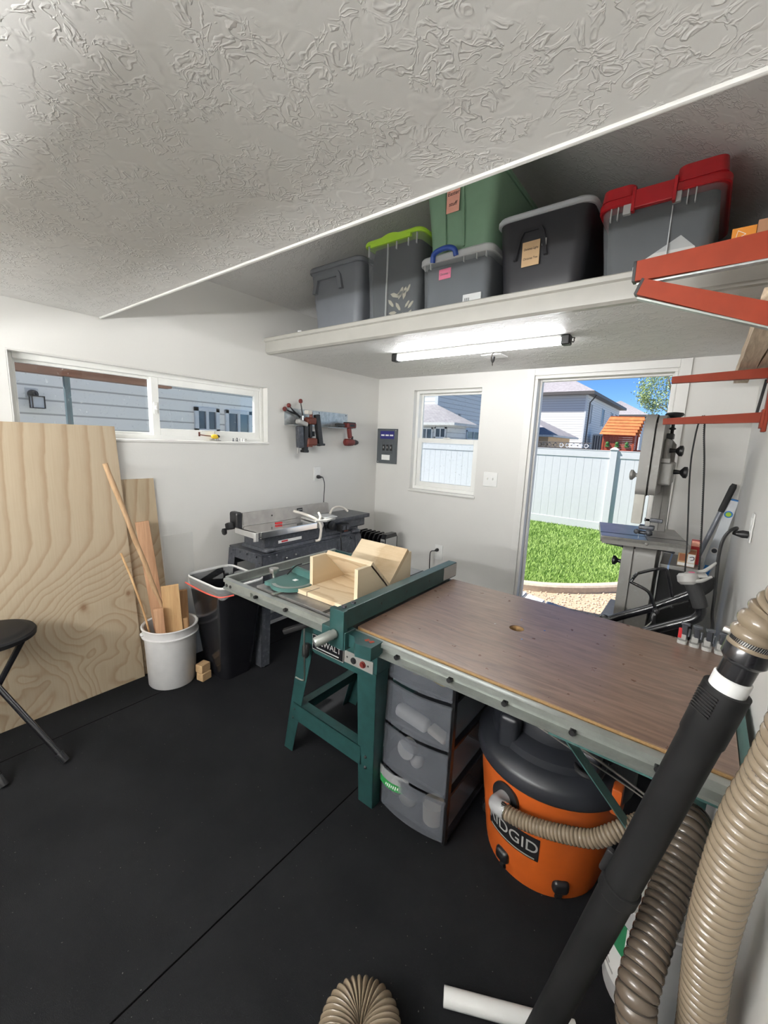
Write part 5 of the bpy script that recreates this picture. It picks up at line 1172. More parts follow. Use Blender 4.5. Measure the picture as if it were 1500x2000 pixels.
b = MB(); disc_cover(b, 2.400, 2.495, -.59, 0, .195, .557, 1.012, .04); b.box(2.392, 2.400, -.77, -.42, .57, 1.0); b.build('lower_housing', 'mgrey', t)
b = MB(); disc_cover(b, 2.362, 2.410, -.60, 0, .205, 1.285, 1.705, .085); b.build('upper_door', 'mgrey', t)
b = MB(); disc_cover(b, 2.418, 2.450, -.60, 0, .20, 1.29, 1.70, .085); b.box(2.41, 2.42, -.76, -.44, 1.33, 1.66); b.build('upper_housing', 'mgrey', t)
b = MB(); b.prism([(2.405, -.44, 1.0), (2.50, -.44, 1.0), (2.49, -.44, 1.56), (2.455, -.44, 1.60), (2.425, -.44, 1.60), (2.42, -.44, 1.3)], (0, .075, 0)); b.box(2.43, 2.465, -.446, -.44, 1.05, 1.32, .003); b.build('column', 'mgrey', t)
b = MB(); b.box(2.448, 2.472, -.70, -.44, 1.47, 1.585, .01); b.box(2.44, 2.505, -.72, -.46, 1.345, 1.465, .012, 3); b.box(2.448, 2.49, -.735, -.72, 1.462, 1.485, .003); b.build('guide_arm', 'mgrey', t)
b = MB(); b.box(2.435, 2.48, -.60, -.50, 1.585, 1.615, .004); b.build('tension_bracket', 'blk', t)
b = MB(); b.cyl((2.468, -.55, 1.60), (2.468, -.55, 1.695), .008, seg=12); b.lathe((2.468, -.55, 1.635), [(.011, 0), (.016, .004), (.016, .008), (.011, .012)], 14); b.lathe((2.468, -.55, 1.69), [(.010, 0), (.018, .006), (.040, .018), (.044, .026), (.038, .034), (.012, .038)], 24); b.build('tension_knob', 'blk', t)
def knob(name, p, d, m, r=.026, L=.055):
    b = MB(); b.lathe(p, [(.010, 0), (.013, .004), (.010, L*.45), (r*.7, L*.6), (r, L*.72), (r, L*.92), (r*.6, L)], 20, d); return b.build(name, m, t)
knob('tracking_knob', (2.47, -.60, 1.525), (1, 0, 0), 'blk', .028, .065)
knob('guide_knob', (2.503, -.62, 1.415), (1, 0, 0), 'blk', .030, .065)
knob('door_knob', (2.364, -.64, 1.385), (-1, 0, 0), 'mgrey', .028, .055)
knob('door_knob', (2.344, -.70, .905), (-1, 0, 0), 'blk', .026, .055)
b = MB(); b.box(2.362, 2.408, -.79, -.735, 1.14, 1.295, .004); b.build('blade_guard', plain('cream_guard_paint', (.50, .49, .44), .45), t)
b = MB(); b.box(2.425, 2.447, -.775, -.755, 1.13, 1.40, .003); b.build('guide_post', 'chrome', t)
b = MB(); b.box(2.40, 2.47, -.79, -.74, 1.112, 1.135, .006); b.sphere((2.395, -.79, 1.10), .014, seg=10); b.sphere((2.45, -.79, 1.10), .017, seg=10); b.cyl((2.385, -.77, 1.095), (2.465, -.77, 1.095), .010, seg=12); b.box(2.42, 2.50, -.775, -.755, 1.155, 1.175, .004); b.build('blade_guide', 'dgrey', t)
b = MB(); b.box(2.404, 2.4046, -.775, -.762, 1.06, 1.13); b.build('blade', 'steel', t)
ca, sa = math.cos(.20), math.sin(.20)
ax_ = ((ca, sa, 0), (-sa, ca, 0), (0, 0, 1))
b = MB(); cT = V((2.392, -.585, 1.045)); b.obox(cT, (.40, .46, .034), ax_, .004)
tb = b.build('saw_table', 'iron', t)
b = MB(); X = V(ax_[0]); Yv = V(ax_[1])
b.obox(cT+Yv*-.115+V((0, 0, .0172)), (.401, .016, .001), ax_); b.obox(cT+X*.015+Yv*-.11+V((0, 0, .0172)), (.003, .24, .001), ax_); b.build('table_slot', 'blk', tb)
b = MB(); b.obox(cT+V((0, 0, -.012))+Yv*-.232, (.385, .006, .02), ax_); b.sphere(cT+X*.01+Yv*-.237, .009, seg=8); b.build('front_rail', 'mgrey', tb)
b = MB(); b.obox(cT+V((.03, .02, -.055)), (.14, .20, .08), ax_, .015); b.build('trunnion', 'mgrey', t)
for d in (-.125, .11):
    b = MB(); c = cT+X*d+Yv*-.13+V((0, 0, -.026))
    b.lathe(c+V((0, 0, -.018)), [(.012, 0), (.018, .004), (.014, .018)], 12); b.beam(c+V((0, 0, -.015))-X*.035, c+V((0, 0, -.022))+X*.035, .012, .010, (0, 0, 1), .003); b.sphere(c+V((0, 0, -.022))+X*.038, .008, seg=8); b.sphere(c+V((0, 0, -.015))-X*.038, .008, seg=8); b.build('wing_nut', 'dgrey', t)

# black cabinet with a small carton on it
t = thing('cabinet', 'black box cabinet with a grey top and blue tape beside the bandsaw', 'cabinet', (2.60, -.55, 0))
b = MB(); b.box(2.515, 2.695, -.70, -.40, .002, .91, .006); b.build('carcass', 'blkmat', t)
b = MB(); b.box(2.513, 2.697, -.702, -.398, .91, .932, .004); tpx = b.build('top_panel', 'mgrey', t)
b = MB(); b.box(2.548, 2.556, -.70, -.40, .932, .9328); b.box(2.548, 2.556, -.7035, -.702, .90, .93); b.build('blue_tape', plain('pale_blue_tape', (.30, .45, .75), .6), tpx)
b = MB(); b.box(2.5135, 2.515, -.69, -.42, .30, .90); b.build('white_edge_strip', 'paperwhite', t)
t = thing('small_carton', 'small white and brown printed carton standing on the black cabinet', 'box', (2.622, -.64, .933))
b = MB(); b.box(2.585, 2.660, -.675, -.635, .9335, 1.022, .002); c = b.build('carton_body', 'paperkraft', t)
b = MB(); b.box(2.587, 2.658, -.6762, -.675, .936, .952); b.box(2.627, 2.657, -.6762, -.675, .955, 1.0); b.build('white_panel', 'paperwhite', c)
b = MB(); b.box(2.591, 2.624, -.6766, -.675, .960, .998); b.box(2.589, 2.658, -.6766, -.675, 1.003, 1.02); b.build('brown_picture', plain('rust_print', (.30, .10, .04), .6), c)
b = MB(); b.tube([(2.634, -.677, .985), (2.650, -.677, .988), (2.653, -.677, .975), (2.640, -.677, .968)], .0018, 6, 5); b.build('hook_picture', 'ink', c)
t = thing('small_carton', 'small red carton behind the brown printed one on the black cabinet', 'box', (2.66, -.56, .933))
b = MB(); b.box(2.632, 2.676, -.59, -.54, .9335, 1.06, .002); c = b.build('carton_body', 'red', t)
b = MB(); b.box(2.634, 2.674, -.5912, -.59, 1.03, 1.058); b.build('pale_panel', 'paperpink', c)

# black handlebar machine
t = thing('exercise_machine', 'black tubular exercise machine with foam grips behind the table extension', 'exercise machine', (2.52, -1.15, 0))
fb = 'blkgloss'
b = MB(); b.tube([(2.27, -1.0, .02), (2.31, -1.0, .60), (2.366, -1.0, .671), (2.527, -1.0, .780), (2.646, -1.0, .873), (2.688, -1.0, .905), (2.711, -1.0, .935), (2.713, -1.0, .965)], .0195, 16, 8); b.build('rear_handlebar', fb, t)
b = MB(); b.tube([(2.672, -1.0, .893), (2.694, -1.0, .910), (2.713, -1.0, .938), (2.713, -1.0, .975)], .026, 16, 6); b.build('foam_grip', 'rubber', t)
b = MB(); b.tube([(2.36, -1.2, .02), (2.42, -1.2, .60), (2.48, -1.2, .69), (2.547, -1.2, .741), (2.609, -1.2, .784), (2.660, -1.2, .818), (2.686, -1.2, .838), (2.700, -1.2, .862), (2.698, -1.2, .89), (2.690, -1.2, .915)], .020, 16, 8); b.build('front_handlebar', fb, t)
b = MB(); b.tube([(2.697, -1.2, .893), (2.676, -1.2, .943), (2.648, -1.2, 1.000)], .0275, 18, 6); b.build('foam_grip', 'rubber', t)
b = MB(); b.lathe((2.640, -1.20, 1.004), [(.028, -.026), (.038, -.014), (.038, .010), (.030, .020), (.0, .023)], 24, (-.25, .2, 1)); b.obox((2.664, -1.19, 1.020), (.075, .045, .014), ((1, .15, .12), (-.15, 1, 0), (-.12, 0, 1)), .005); cn = b.build('console', 'lgrey', t)
b = MB(); b.obox((2.650, -1.193, 1.0262), (.02, .026, .003), ((1, .15, .12), (-.15, 1, 0), (-.12, 0, 1))); b.build('console_button', 'paperhot', cn)
b = MB(); b.obox((2.676, -1.188, 1.0292), (.020, .028, .003), ((1, .15, .12), (-.15, 1, 0), (-.12, 0, 1))); b.build('console_screen', 'mgrey', cn)
for q in (((2.655, -1.22, 1.0), (2.685, -1.22, 1.008), (2.715, -1.21, 1.030)), ((2.672, -1.165, 1.026), (2.695, -1.155, 1.040), (2.725, -1.15, 1.078))):
    b = MB(); b.tube(q, .008, 10, 6, rfun=lambda i, n: .010-.005*i/n); b.build('console_prong', 'lgrey', cn)
b = MB(); b.tube([(2.544, -1.1, .804), (2.527, -1.1, .841), (2.512, -1.1, .872), (2.491, -1.1, .889), (2.436, -1.1, .908), (2.433, -1.1, .915), (2.448, -1.09, .948), (2.462, -1.08, .957), (2.52, -1.07, .985), (2.552, -1.06, .990), (2.566, -1.06, .97), (2.596, -1.06, .868)], .007, 10, 4); b.obox((2.440, -1.10, .935), (.012, .03, .016), None, .003); b.build('linkage_loop', fb, t)
b = MB(); b.sphere((2.545, -1.11, .800), .014, seg=14); b.tube([(2.545, -1.11, .80), (2.540, -1.12, .76), (2.565, -1.13, .68)], .010, 10, 6); b.build('pivot_link', 'blk', t)
b = MB(); b.tube([(2.545, -1.12, .79), (2.53, -1.13, .74), (2.48, -1.15, .69)], .003, 8, 6); b.build('brake_cable', 'lgrey', t)
b = MB(); b.tube([(2.545, -1.1, .80), (2.60, -1.08, .835), (2.655, -1.05, .862)], .005, 8, 4); b.sphere((2.60, -1.085, .83), .007, seg=8); b.build('cable_link', 'blk', t)
b = MB(); b.beam((2.27, -1.30, .03), (2.27, -.95, .03), .05, .04, (0, 0, 1), .006); b.beam((2.27, -1.12, .03), (2.70, -1.12, .03), .05, .04, (0, 0, 1), .006); b.beam((2.36, -1.24, .03), (2.36, -1.10, .03), .05, .04, (0, 0, 1), .006); b.build('foot_bar', fb, t)

# level and pole leaning in the corner
t = thing('spirit_level', 'long silver and blue spirit level leaning in the right corner', 'level', (2.68, -.08, 0))
la, lb2 = V((2.612, -.085, .02)), V((2.799, -.045, 1.245)); ldv = (lb2-la).normalized()
b = MB(); b.beam(la, lb2, .025, .052, (1, 0, 0), .003); b.build('rail', 'levelalu', t)
for f0, f1 in ((-.006, .0), (.998, 1.006)):
    b = MB(); b.beam(la+(lb2-la)*f0, la+(lb2-la)*f1, .028, .056, (1, 0, 0), .002); b.build('end_cap', 'levelblue', t)
b = MB()
for f0, f1 in ((.30, .38), (.56, .66), (.14, .26)): b.beam(la+(lb2-la)*f0, la+(lb2-la)*f1, .0275, .034, (1, 0, 0), .001)
b.build('blue_panel', 'levelblue', t)
for f in (.74, .93):
    b = MB(); c = la+(lb2-la)*f; b.lathe(c+V((0, -.0125, 0)), [(.021, 0), (.021, .002)], 22, (0, -1, 0)); vf = b.build('vial_ring', 'levelblue' if f > .9 else 'paperwhite', t)
    b = MB(); b.lathe(c+V((0, -.0146, 0)), [(.014, 0), (.012, .002)], 16, (0, -1, 0)); b.build('vial', 'lidlime' if f > .9 else 'dgrey', vf)
t = thing('grey_pole', 'slim grey pole with a black grip leaning in the right corner', 'pole', (2.48, -.10, 0))
pa_, pb_ = V((2.47, -.12, .01)), V((2.788, -.07, 1.345)); b = MB(); b.tube([pa_, pa_+(pb_-pa_)*.88], .0135, 14); b.build('shaft', 'lavender', t)
b = MB(); b.tube([pa_+(pb_-pa_)*.87, pa_+(pb_-pa_)*.88, pa_+(pb_-pa_)*.985, pb_], .0165, 14, rfun=lambda i, n: (.015, .0165, .0175, .012)[i]); b.build('grip', 'rubber', t)

# ------------------------------------------------------------------ red cantilever lumber rack on the right wall
t = thing('lumber_rack', 'burnt-red steel cantilever arm lumber rack on the right wall', 'rack', (2.80, -1.2, 1.5))
def arm(tip, base, h0, h1, w, lip=None, cap=True):
    tip, bs = V(tip), V(base); d = (bs-tip).normalized(); s = V((0, 1, 0)); s = (s-d*s.dot(d)).normalized(); u = s.cross(d)*-1
    if u.z < 0: u = -u
    b = MB(); b.ring_loft([[tip+s*w/2+u*h0/2, tip-s*w/2+u*h0/2, tip-s*w/2-u*h0/2, tip+s*w/2-u*h0/2], [bs+s*w/2+u*h1/2, bs-s*w/2+u*h1/2, bs-s*w/2-u*h1/2, bs+s*w/2-u*h1/2]]); a = b.build('arm', 'rack', t)
    if cap:
        b = MB(); b.obox(tip-d*.004, (.010, w*1.04, h0*1.04), (d, s, u), .002); b.build('end_cap', 'blk', a)
    if lip:
        b = MB(); b.obox((tip+bs)/2-u*(h0+h1)/4-u*.004, ((bs-tip).length-.01, w*.8, .006), (d, s, u), .001); b.build('underside_glint', lip, a)  # pale strip painted for light caught along the arm's underside
    return a
arm((2.452, -.835, 1.855), (2.803, -.835, 1.868), .030, .042, .030, None, False)
arm((2.442, -.835, 1.662), (2.803, -.835, 1.682), .028, .044, .030, None, False)
b = MB(); b.box(2.803, XR-.0005, -.86, -.81, 1.62, 2.05, .003); b.build('upright', 'rack', t)
for z in (1.665, 1.86):
    b = MB(); b.box(2.795, 2.806, -.865, -.805, z-.03, z+.05, .002); b.build('arm_bracket', 'rack', t)
arm((2.378, -1.70, 2.072), (2.80, -1.72, 2.076), .058, .074, .030, 'galv')
arm((2.396, -1.70, 2.024), (2.795, -1.70, 1.868), .046, .060, .032, 'alu')
b = MB(); b.box(2.803, XR-.0005, -1.735, -1.685, 1.45, 2.09, .003); b.build('upright', 'rack', t)
def rough(name, label, x0, x1, y0, y1, z0, z1, seed):
    b = MB(); rings = []; n = 40; r_ = random.Random(seed)
    for k in range(n+1):
        y = y0+(y1-y0)*k/n; j = lambda a: mnoise.noise(V((a*3.1+seed, y*5, seed)))*.005
        rings.append([V((x0+j(1), y, z0+j(2))), V((x1+j(3), y, z0+j(4))), V((x1+j(5), y, z1+j(6))), V((x0+.006+j(7), y, z1+j(8))), V((x0+j(9), y, z0+(z1-z0)*.75))])
    b.ring_loft(rings); return tag(b.build(name, 'timber'), label, 'timber')
rough('timber', 'rough weathered timber on the red arms, left of the pair', 2.692, 2.752, -1.66, -.30, 1.897, 1.985, 1)
rough('timber', 'rough weathered timber on the red arms, against the wall', 2.757, 2.802, -1.64, -.42, 1.899, 1.97, 2)
# black strip near the wall
b = MB(); b.beam((2.806, -.62, 1.87), (2.790, -.64, 1.69), .012, .008, (0, 1, 0), .002); tag(b.build('black_strip', 'blk'), 'thin black strip by the wall between the two red arms', 'strip')
# bandsaw blade loop
t = thing('steel_band_loop', 'toothed steel bandsaw blade loop hung over the lower red arm', 'saw blade', (2.60, -.80, .70))
lp = [(2.577, -.818, 1.650), (2.574, -.822, 1.60), (2.573, -.83, 1.50), (2.581, -.83, 1.382), (2.596, -.83, 1.24), (2.611, -.83, 1.096), (2.625, -.835, .92), (2.645, -.84, .80), (2.665, -.835, .80), (2.674, -.82, .95), (2.662, -.81, 1.12), (2.640, -.805, 1.338), (2.624, -.802, 1.483), (2.607, -.802, 1.60), (2.597, -.803, 1.687), (2.585, -.808, 1.686), (2.577, -.818, 1.650)]
pts = spline([V(p)+V((.004, -.034, -.004)) for p in lp], 14)
b = MB(); rings = []
for i, p in enumerate(pts):
    tn = (pts[min(i+1, len(pts)-1)]-pts[max(i-1, 0)]).normalized(); n_ = tn.cross(V((.15, 1, 0))).normalized(); s_ = tn.cross(n_)
    w = .0034
    side_v = (V((1, 0, 0))-tn*tn.x).normalized() if abs(tn.x) < .8 else V((0, 1, 0))
    rings.append([p+side_v*w+s_*0, p+side_v*w+V((0, .0012, 0)), p-side_v*w+V((0, .0012, 0)), p-side_v*w])
b.ring_loft(rings); bl = b.build('band', 'blkmat', t)
b = MB()
pr = resample(pts[14*9:14*14], .009)
for i in range(1, len(pr)-1):
    p = pr[i]; b.prism([p+V((-.0032, 0, -.003)), p+V((-.0032, 0, .003)), p+V((-.0062, 0, .002))], (0, .001, 0))
b.build('teeth', 'blkmat', t)

# toggle clamps at the far corner of the extension
for k, (x, lab) in enumerate(((2.652, 'toggle clamp at the table corner, leftmost and printed red'), (2.686, 'toggle clamp second from the left at the table corner'), (2.720, 'toggle clamp third from the left at the table corner'), (2.755, 'toggle clamp at the table corner, nearest the right wall'))):
    y = -1.562-.003*k; t = thing('toggle_clamp', lab, 'clamp', (x, y, .8605), 'toggle clamps on the table corner')
    b = MB(); b.rrect([(x-.014, x+.014, y-.022, y+.022, .8605, .009), (x-.014, x+.014, y-.022, y+.022, .872, .009)]); b.box(x-.010, x+.010, y-.010, y+.018, .872, .895, .004); b.build('foot_pad', 'lgrey', t)
    b = MB(); b.obox((x+.003, y-.006, .903), (.016, .012, .056), ((1, 0, .08), (0, 1, .25), (-.08, -.25, 1)), .003); b.obox((x+.003, y-.010, .932), (.026, .014, .010), None, .003); b.obox((x+.016, y, .90), (.007, .014, .028), None, .003); b.build('lever', 'dgrey', t)
    if k == 0:
        b = MB(); b.box(x-.0145, x-.004, y-.0115, y-.0095, .878, .915, .001); b.build('red_sticker', 'red', t)

# ------------------------------------------------------------------ outdoors
GZ = -.25
b = MB(); b.box(-45, 45, .16, 75, GZ-.1, GZ-.02); b.box(-45, -.16, -40, .16, GZ-.1, GZ-.02); g_ = b.build('ground', plain('pale_bounce_ground', (.42, .41, .385), .9, var=.1)); struct(g_)  # ground made pale to bounce sunlight onto shaded house walls
# kerb line: curved concrete edging between lawn and gravel
kp = spline([V(p) for p in ((-.6, 1.55, GZ), (.4, 1.62, GZ), (1.01, 1.76, GZ), (1.45, 2.02, GZ), (1.95, 2.55, GZ), (2.6, 3.5, GZ), (3.3, 4.8, GZ), (3.6, 6.3, GZ))], 10)
b = MB(); rings = []
for i, p in enumerate(kp):
    tn = (kp[min(i+1, len(kp)-1)]-kp[max(i-1, 0)]).normalized(); s_ = V((-tn.y, tn.x, 0))
    rings.append([p-s_*.07+V((0, 0, -.02)), p-s_*.07+V((0, 0, .07)), p-s_*.05+V((0, 0, .09)), p+s_*.05+V((0, 0, .09)), p+s_*.07+V((0, 0, .07)), p+s_*.07+V((0, 0, -.02))])
b.ring_loft(rings); tag(b.build('kerb', 'kerb'), 'curved tan concrete kerb edging the lawn outside the door', 'kerb', kind='structure')
def kerb_y(x):
    for a, c in zip(kp[:-1], kp[1:]):
        if a.x <= x <= c.x: return a.y+(c.y-a.y)*(x-a.x)/max(1e-6, c.x-a.x)
    return 1.5 if x < kp[0].x else 7
b = MB(); b.box(-.6, 4.2, .16, 6.6, GZ-.02, GZ-.004); struct(b.build('ground_gravel', 'gravelbed'))
# lawn blades
m, pb, g = base('lawn_grass')
oi = g.noise(g.coords(), 2.2, 4, .6); g.l.new(g.ramp(oi, [(.3, (.24, .39, .08)), (.7, (.38, .53, .16))]), pb.inputs['Base Color']); pb.inputs['Roughness'].default_value = .6
MT['grass'] = m
rg = random.Random(11); vs, fs = [], []
n = 0
while n < 52000:
    y = 1.6+5.0*rg.random()**1.25; x = rg.uniform(-1.2, 3.4)
    if y < kerb_y(x)+.05: continue
    a = rg.uniform(0, 2*PI); h = rg.uniform(.03, .065); w = rg.uniform(.003, .006)*(1+.25*y); lx, ly = rg.uniform(-.03, .03), rg.uniform(-.03, .03)
    dx, dy = math.cos(a)*w, math.sin(a)*w; k = len(vs)
    vs += [(x-dx, y-dy, GZ-.004), (x+dx, y+dy, GZ-.004), (x+lx, y+ly, GZ+h)]; fs.append((k, k+1, k+2)); n += 1
me = bpy.data.meshes.new('lawn'); me.from_pydata(vs, [], fs); me.materials.append(MT['grass'])
ob = bpy.data.objects.new('lawn_grass', me); COL.objects.link(ob); tag(ob, 'bright green mown lawn between the kerb and the white fence', 'grass', kind='stuff')
b = MB()
pts = [V((-1.4, 6.62, GZ+.004)), V((-1.4, 1.62, GZ+.004))]+[V((p.x, p.y+.06, GZ+.004)) for p in kp if p.x > -.6]+[V((3.6, 6.62, GZ+.004))]
b.prism(pts, (0, 0, -.01)); struct(b.build('ground_turf', plain('turf_thatch', (.10, .19, .03), .9, var=.35, vscale=25)))
# pebbles (past counting)
vs, fs = [], []; rp = random.Random(4)
ico = bmesh.new(); bmesh.ops.create_icosphere(ico, subdivisions=1, radius=1.0); iv = [v.co.copy() for v in ico.verts]; ifc = [[v.index for v in f.verts] for f in ico.faces]; ico.free()
for q in range(2600):
    x = rp.uniform(.9, 3.0); y = rp.uniform(.9, 4.2)
    if y > kerb_y(x)-.08 or y < 1.0-.0*x: continue
    r = rp.uniform(.006, .017); sx, sy, sz = r*rp.uniform(.8, 1.4), r*rp.uniform(.8, 1.4), r*.7; k = len(vs)
    vs += [(x+v.x*sx, y+v.y*sy, GZ+v.z*sz) for v in iv]; fs += [[i+k for i in f] for f in ifc]
me = bpy.data.meshes.new('pebbles'); me.from_pydata(vs, [], fs); me.materials.append(MT['stone'])
ob = bpy.data.objects.new('gravel', me); COL.objects.link(ob); tag(ob, 'tan gravel between the pavers and the kerb outside the door', 'gravel', kind='stuff')
for k, (x0, x1, lab) in enumerate(((.86, 1.16, 'grey rough paver outside the door, nearest the left jamb'), (1.175, 1.40, 'grey rough paver second from the left door jamb'), (1.415, 1.70, 'grey rough paver in the middle of the doorway'), (1.715, 2.00, 'grey rough paver in the doorway beside the bandsaw base'), (2.015, 2.35, 'grey rough paver hidden partly behind the bandsaw'))):
    b = MB(); y0 = 1.66-.34*(x0-.86)-.03; y1 = y0-.34
    b.prism([(x0, y0, GZ-.01), (x1, y0-.08, GZ-.01), (x1+.02, y1-.08, GZ-.01), (x0+.02, y1, GZ-.01)], (0, 0, .05)); bmesh.ops.bevel(b.b, geom=b.b.edges[:], offset=.012, segments=2, affect='EDGES')
    tag(b.build('paver', 'paver'), lab, 'paver', 'pavers outside the door')
# white vinyl fence
FY = 6.62
t = thing('vinyl_fence', 'tall white vinyl privacy fence across the back of the lawn', 'fence', (0, FY, GZ))
px = [-3.78, -1.34, 1.10, 3.54, 5.98]
for x in px:
    b = MB(); b.box(x-.064, x+.064, FY-.064, FY+.064, GZ, 1.50, .006); po = b.build('post', 'fence', t)
    b = MB(); b.box(x-.078, x+.078, FY-.078, FY+.078, 1.50, 1.52, .004); b.ring_loft([[V((x+a*.075, FY+c*.075, 1.52)) for a, c in ((-1, -1), (1, -1), (1, 1), (-1, 1))], [V((x+a*.02, FY+c*.02, 1.56)) for a, c in ((-1, -1), (1, -1), (1, 1), (-1, 1))]]); b.build('post_cap', 'fence', po)
for x0, x1 in zip(px[:-1], px[1:]):
    xa, xb = x0+.064, x1-.064; b = MB(); nb = 14
    for k in range(nb):
        w = (xb-xa)/nb; b.box(xa+k*w+.0015, xa+(k+1)*w-.0015, FY-.012, FY+.012, GZ+.16, 1.34, .0015)
    b.box(xa, xb, FY-.006, FY+.006, GZ+.16, 1.34); b.build('panel', 'fence', t)
    b = MB(); b.box(xa, xb, FY-.025, FY+.025, 1.33, 1.475, .006); b.box(xa, xb, FY-.030, FY+.030, 1.475, 1.49, .003); b.build('top_rail', 'fence', t)
    b = MB(); b.box(xa, xb, FY-.025, FY+.025, GZ+.02, GZ+.19, .006); b.build('bottom_rail', 'fence', t)

def lapbox(name, m, parent, x0, x1, y0, y1, z0, z1):
    b = MB(); b.box(x0, x1, y0, y1, z0, z1); return b.build(name, m, parent, flat=True)
def house_window(parent, face, a0, a1, z0, z1, at_, out):
    """window on a wall plane x=at_ (face 'x') or y=at_ (face 'y'); out is the outward sign"""
    b = MB(); t_ = .05
    def bx(p, q, zz0, zz1, d0, d1):
        if face == 'x': b.box(at_+out*d0, at_+out*d1, p, q, zz0, zz1)
        else: b.box(p, q, at_+out*d0, at_+out*d1, zz0, zz1)
    bx(a0, a0+t_, z0, z1, 0, .04); bx(a1-t_, a1, z0, z1, 0, .04); bx(a0, a1, z0, z0+t_, 0, .04); bx(a0, a1, z1-t_, z1, 0, .04); bx((a0+a1)/2-.02, (a0+a1)/2+.02, z0, z1, 0, .035)
    w = b.build('window', 'fence', parent)
    b = MB(); bx(a0+t_, a1-t_, z0+t_, z1-t_, .004, .012); b.build('pane', 'winDark', w)
# neighbour seen through the doorway
t = thing('house', 'two-storey white-sided house with a grey hip roof, seen through the doorway', 'house', (-10, 33, GZ))
HX, HY0, HY1, EV = -4.25, 28.0, 41.0, 5.10
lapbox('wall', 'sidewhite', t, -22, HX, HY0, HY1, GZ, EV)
b = MB(); b.box(-22, HX+.012, HY0-.012, HY0-.002, 3.95, EV); b.build('upper_band', 'sidegrey', t)  # grey strip paints the eave's shadow onto the white front
b = MB(); b.box(HX-.10, HX+.012, HY0-.016, HY0+.10, GZ, EV); b.build('corner_board', 'fence', t)
b = MB(); b.box(-22.5, HX+.5, HY0-.5, HY1+.5, EV-.02, EV+.18); b.build('eave', 'fascia', t)
b = MB(); w2_ = (HY1-HY0)/2+.5; rz = EV+.18+w2_*.55
b.ring_loft([[V((-22.5, HY0-.5, EV+.18)), V((HX+.5, HY0-.5, EV+.18)), V((HX+.5, HY1+.5, EV+.18)), V((-22.5, HY1+.5, EV+.18))], [V((-22.5+w2_, HY0-.5+w2_, rz)), V((HX+.5-w2_, HY0-.5+w2_, rz)), V((HX+.5-w2_, HY0-.5+w2_+.02, rz)), V((-22.5+w2_, HY0-.5+w2_+.02, rz))]]); b.build('roof', 'shingle', t)
for y0 in (29.3, 33.2, 37.0, 39.2): house_window(t, 'x', y0, y0+(1.0 if y0 > 30 else .5), 3.2, 4.6, HX, 1)
b = MB(); b.tube([(HX+.45, HY0+.6, EV), (HX+.12, HY0+.4, EV-.5), (HX+.1, HY0+.4, GZ)], .05, 8); b.build('downspout', 'fascia', t)
for dx in (0, 4, 8):
    b = MB(); b.cyl((-5.6-dx*.3, 30+dx*.9, 6.0), (-5.6-dx*.3, 30+dx*.9, 8.0-dx*.1), .04, seg=8); b.build('vent_pipe', 'fascia', t)
# low tan house before it and dark-and-white lattice rail
t = thing('house', 'low tan stucco house with a blue-grey hip roof at the left of the doorway view', 'house', (-6.6, 22, GZ))
lapbox('wall', 'tan', t, -11, -4.35, 20.5, 25, GZ, 2.06)
b = MB(); b.ring_loft([[V((-11.5, 20.0, 2.14)), V((-3.95, 20.0, 2.14)), V((-3.95, 25.5, 2.14)), V((-11.5, 25.5, 2.14))], [V((-11.5, 22.7, 3.55)), V((-6.6, 22.7, 3.55)), V((-6.6, 22.72, 3.55)), V((-11.5, 22.72, 3.55))]]); b.build('roof', 'shingle', t)
b = MB(); b.box(-11.5, -3.94, 19.98, 25.5, 2.04, 2.14); b.build('eave', 'soffit', t)
house_window(t, 'y', -6.3, -5.1, 1.2, 1.9, 20.5, -1)
t = thing('lattice_rail', 'black and white diamond lattice rail just above the fence top', 'railing', (-1.0, 10.5, GZ))
b = MB(); b.box(-1.80, -.15, 10.5, 10.52, GZ, 1.50); b.box(-1.80, -.15, 10.49, 10.53, 1.655, 1.675); b.box(-1.80, -.15, 10.49, 10.53, 1.49, 1.51); b.build('rail', 'fascia', t)
for k in range(9):
    x = -1.72+k*.18; b = MB(); o_, i_ = .085, .05
    b.ring_loft([[V((x+q*o_, 10.50, 1.583)), V((x, 10.50, 1.583+q*o_)), V((x-q*o_, 10.50, 1.583)), V((x, 10.50, 1.583-q*o_))] for q in (1, .6)], False, False)
    b.prism([(x-.085, 10.50, 1.583), (x-.06, 10.50, 1.583+.02), (x-.035, 10.5, 1.583), (x-.06, 10.5, 1.583-.02)], (0, .01, 0)); b.build('lattice_diamond', 'fascia' if k < 4 else 'fence', t)
# far house right of it and play tower
t = thing('house', 'distant grey house with a hip roof behind the wooden play tower', 'house', (-2.0, 54, GZ))
lapbox('wall', 'sidegrey', t, -9, -3.1, 48, 58, GZ, 5.0)
b = MB(); b.box(-9.5, -2.6, 47.5, 58.5, 4.95, 5.15); b.build('eave', 'fascia', t)
b = MB(); b.ring_loft([[V((-9.5, 47.5, 5.15)), V((-2.6, 47.5, 5.15)), V((-2.6, 58.5, 5.15)), V((-9.5, 58.5, 5.15))], [V((-6.0, 52, 7.0)), V((-5.9, 52, 7.0)), V((-5.9, 53, 7.0)), V((-6.0, 53, 7.0))]]); b.build('roof', 'shingle', t)
t = thing('house', 'small grey house with a blue-grey roof right of the bandsaw top', 'house', (1.6, 40, GZ))
lapbox('wall', 'sidegrey', t, .1, 7, 40, 48, GZ, 3.0)
b = MB(); b.ring_loft([[V((-.3, 39.5, 3.0)), V((7.5, 39.5, 3.0)), V((7.5, 48.5, 3.0)), V((-.3, 48.5, 3.0))], [V((2.8, 44, 5.0)), V((3.8, 44, 5.0)), V((3.8, 44.1, 5.0)), V((2.8, 44.1, 5.0))]]); b.build('roof', 'shingle', t)
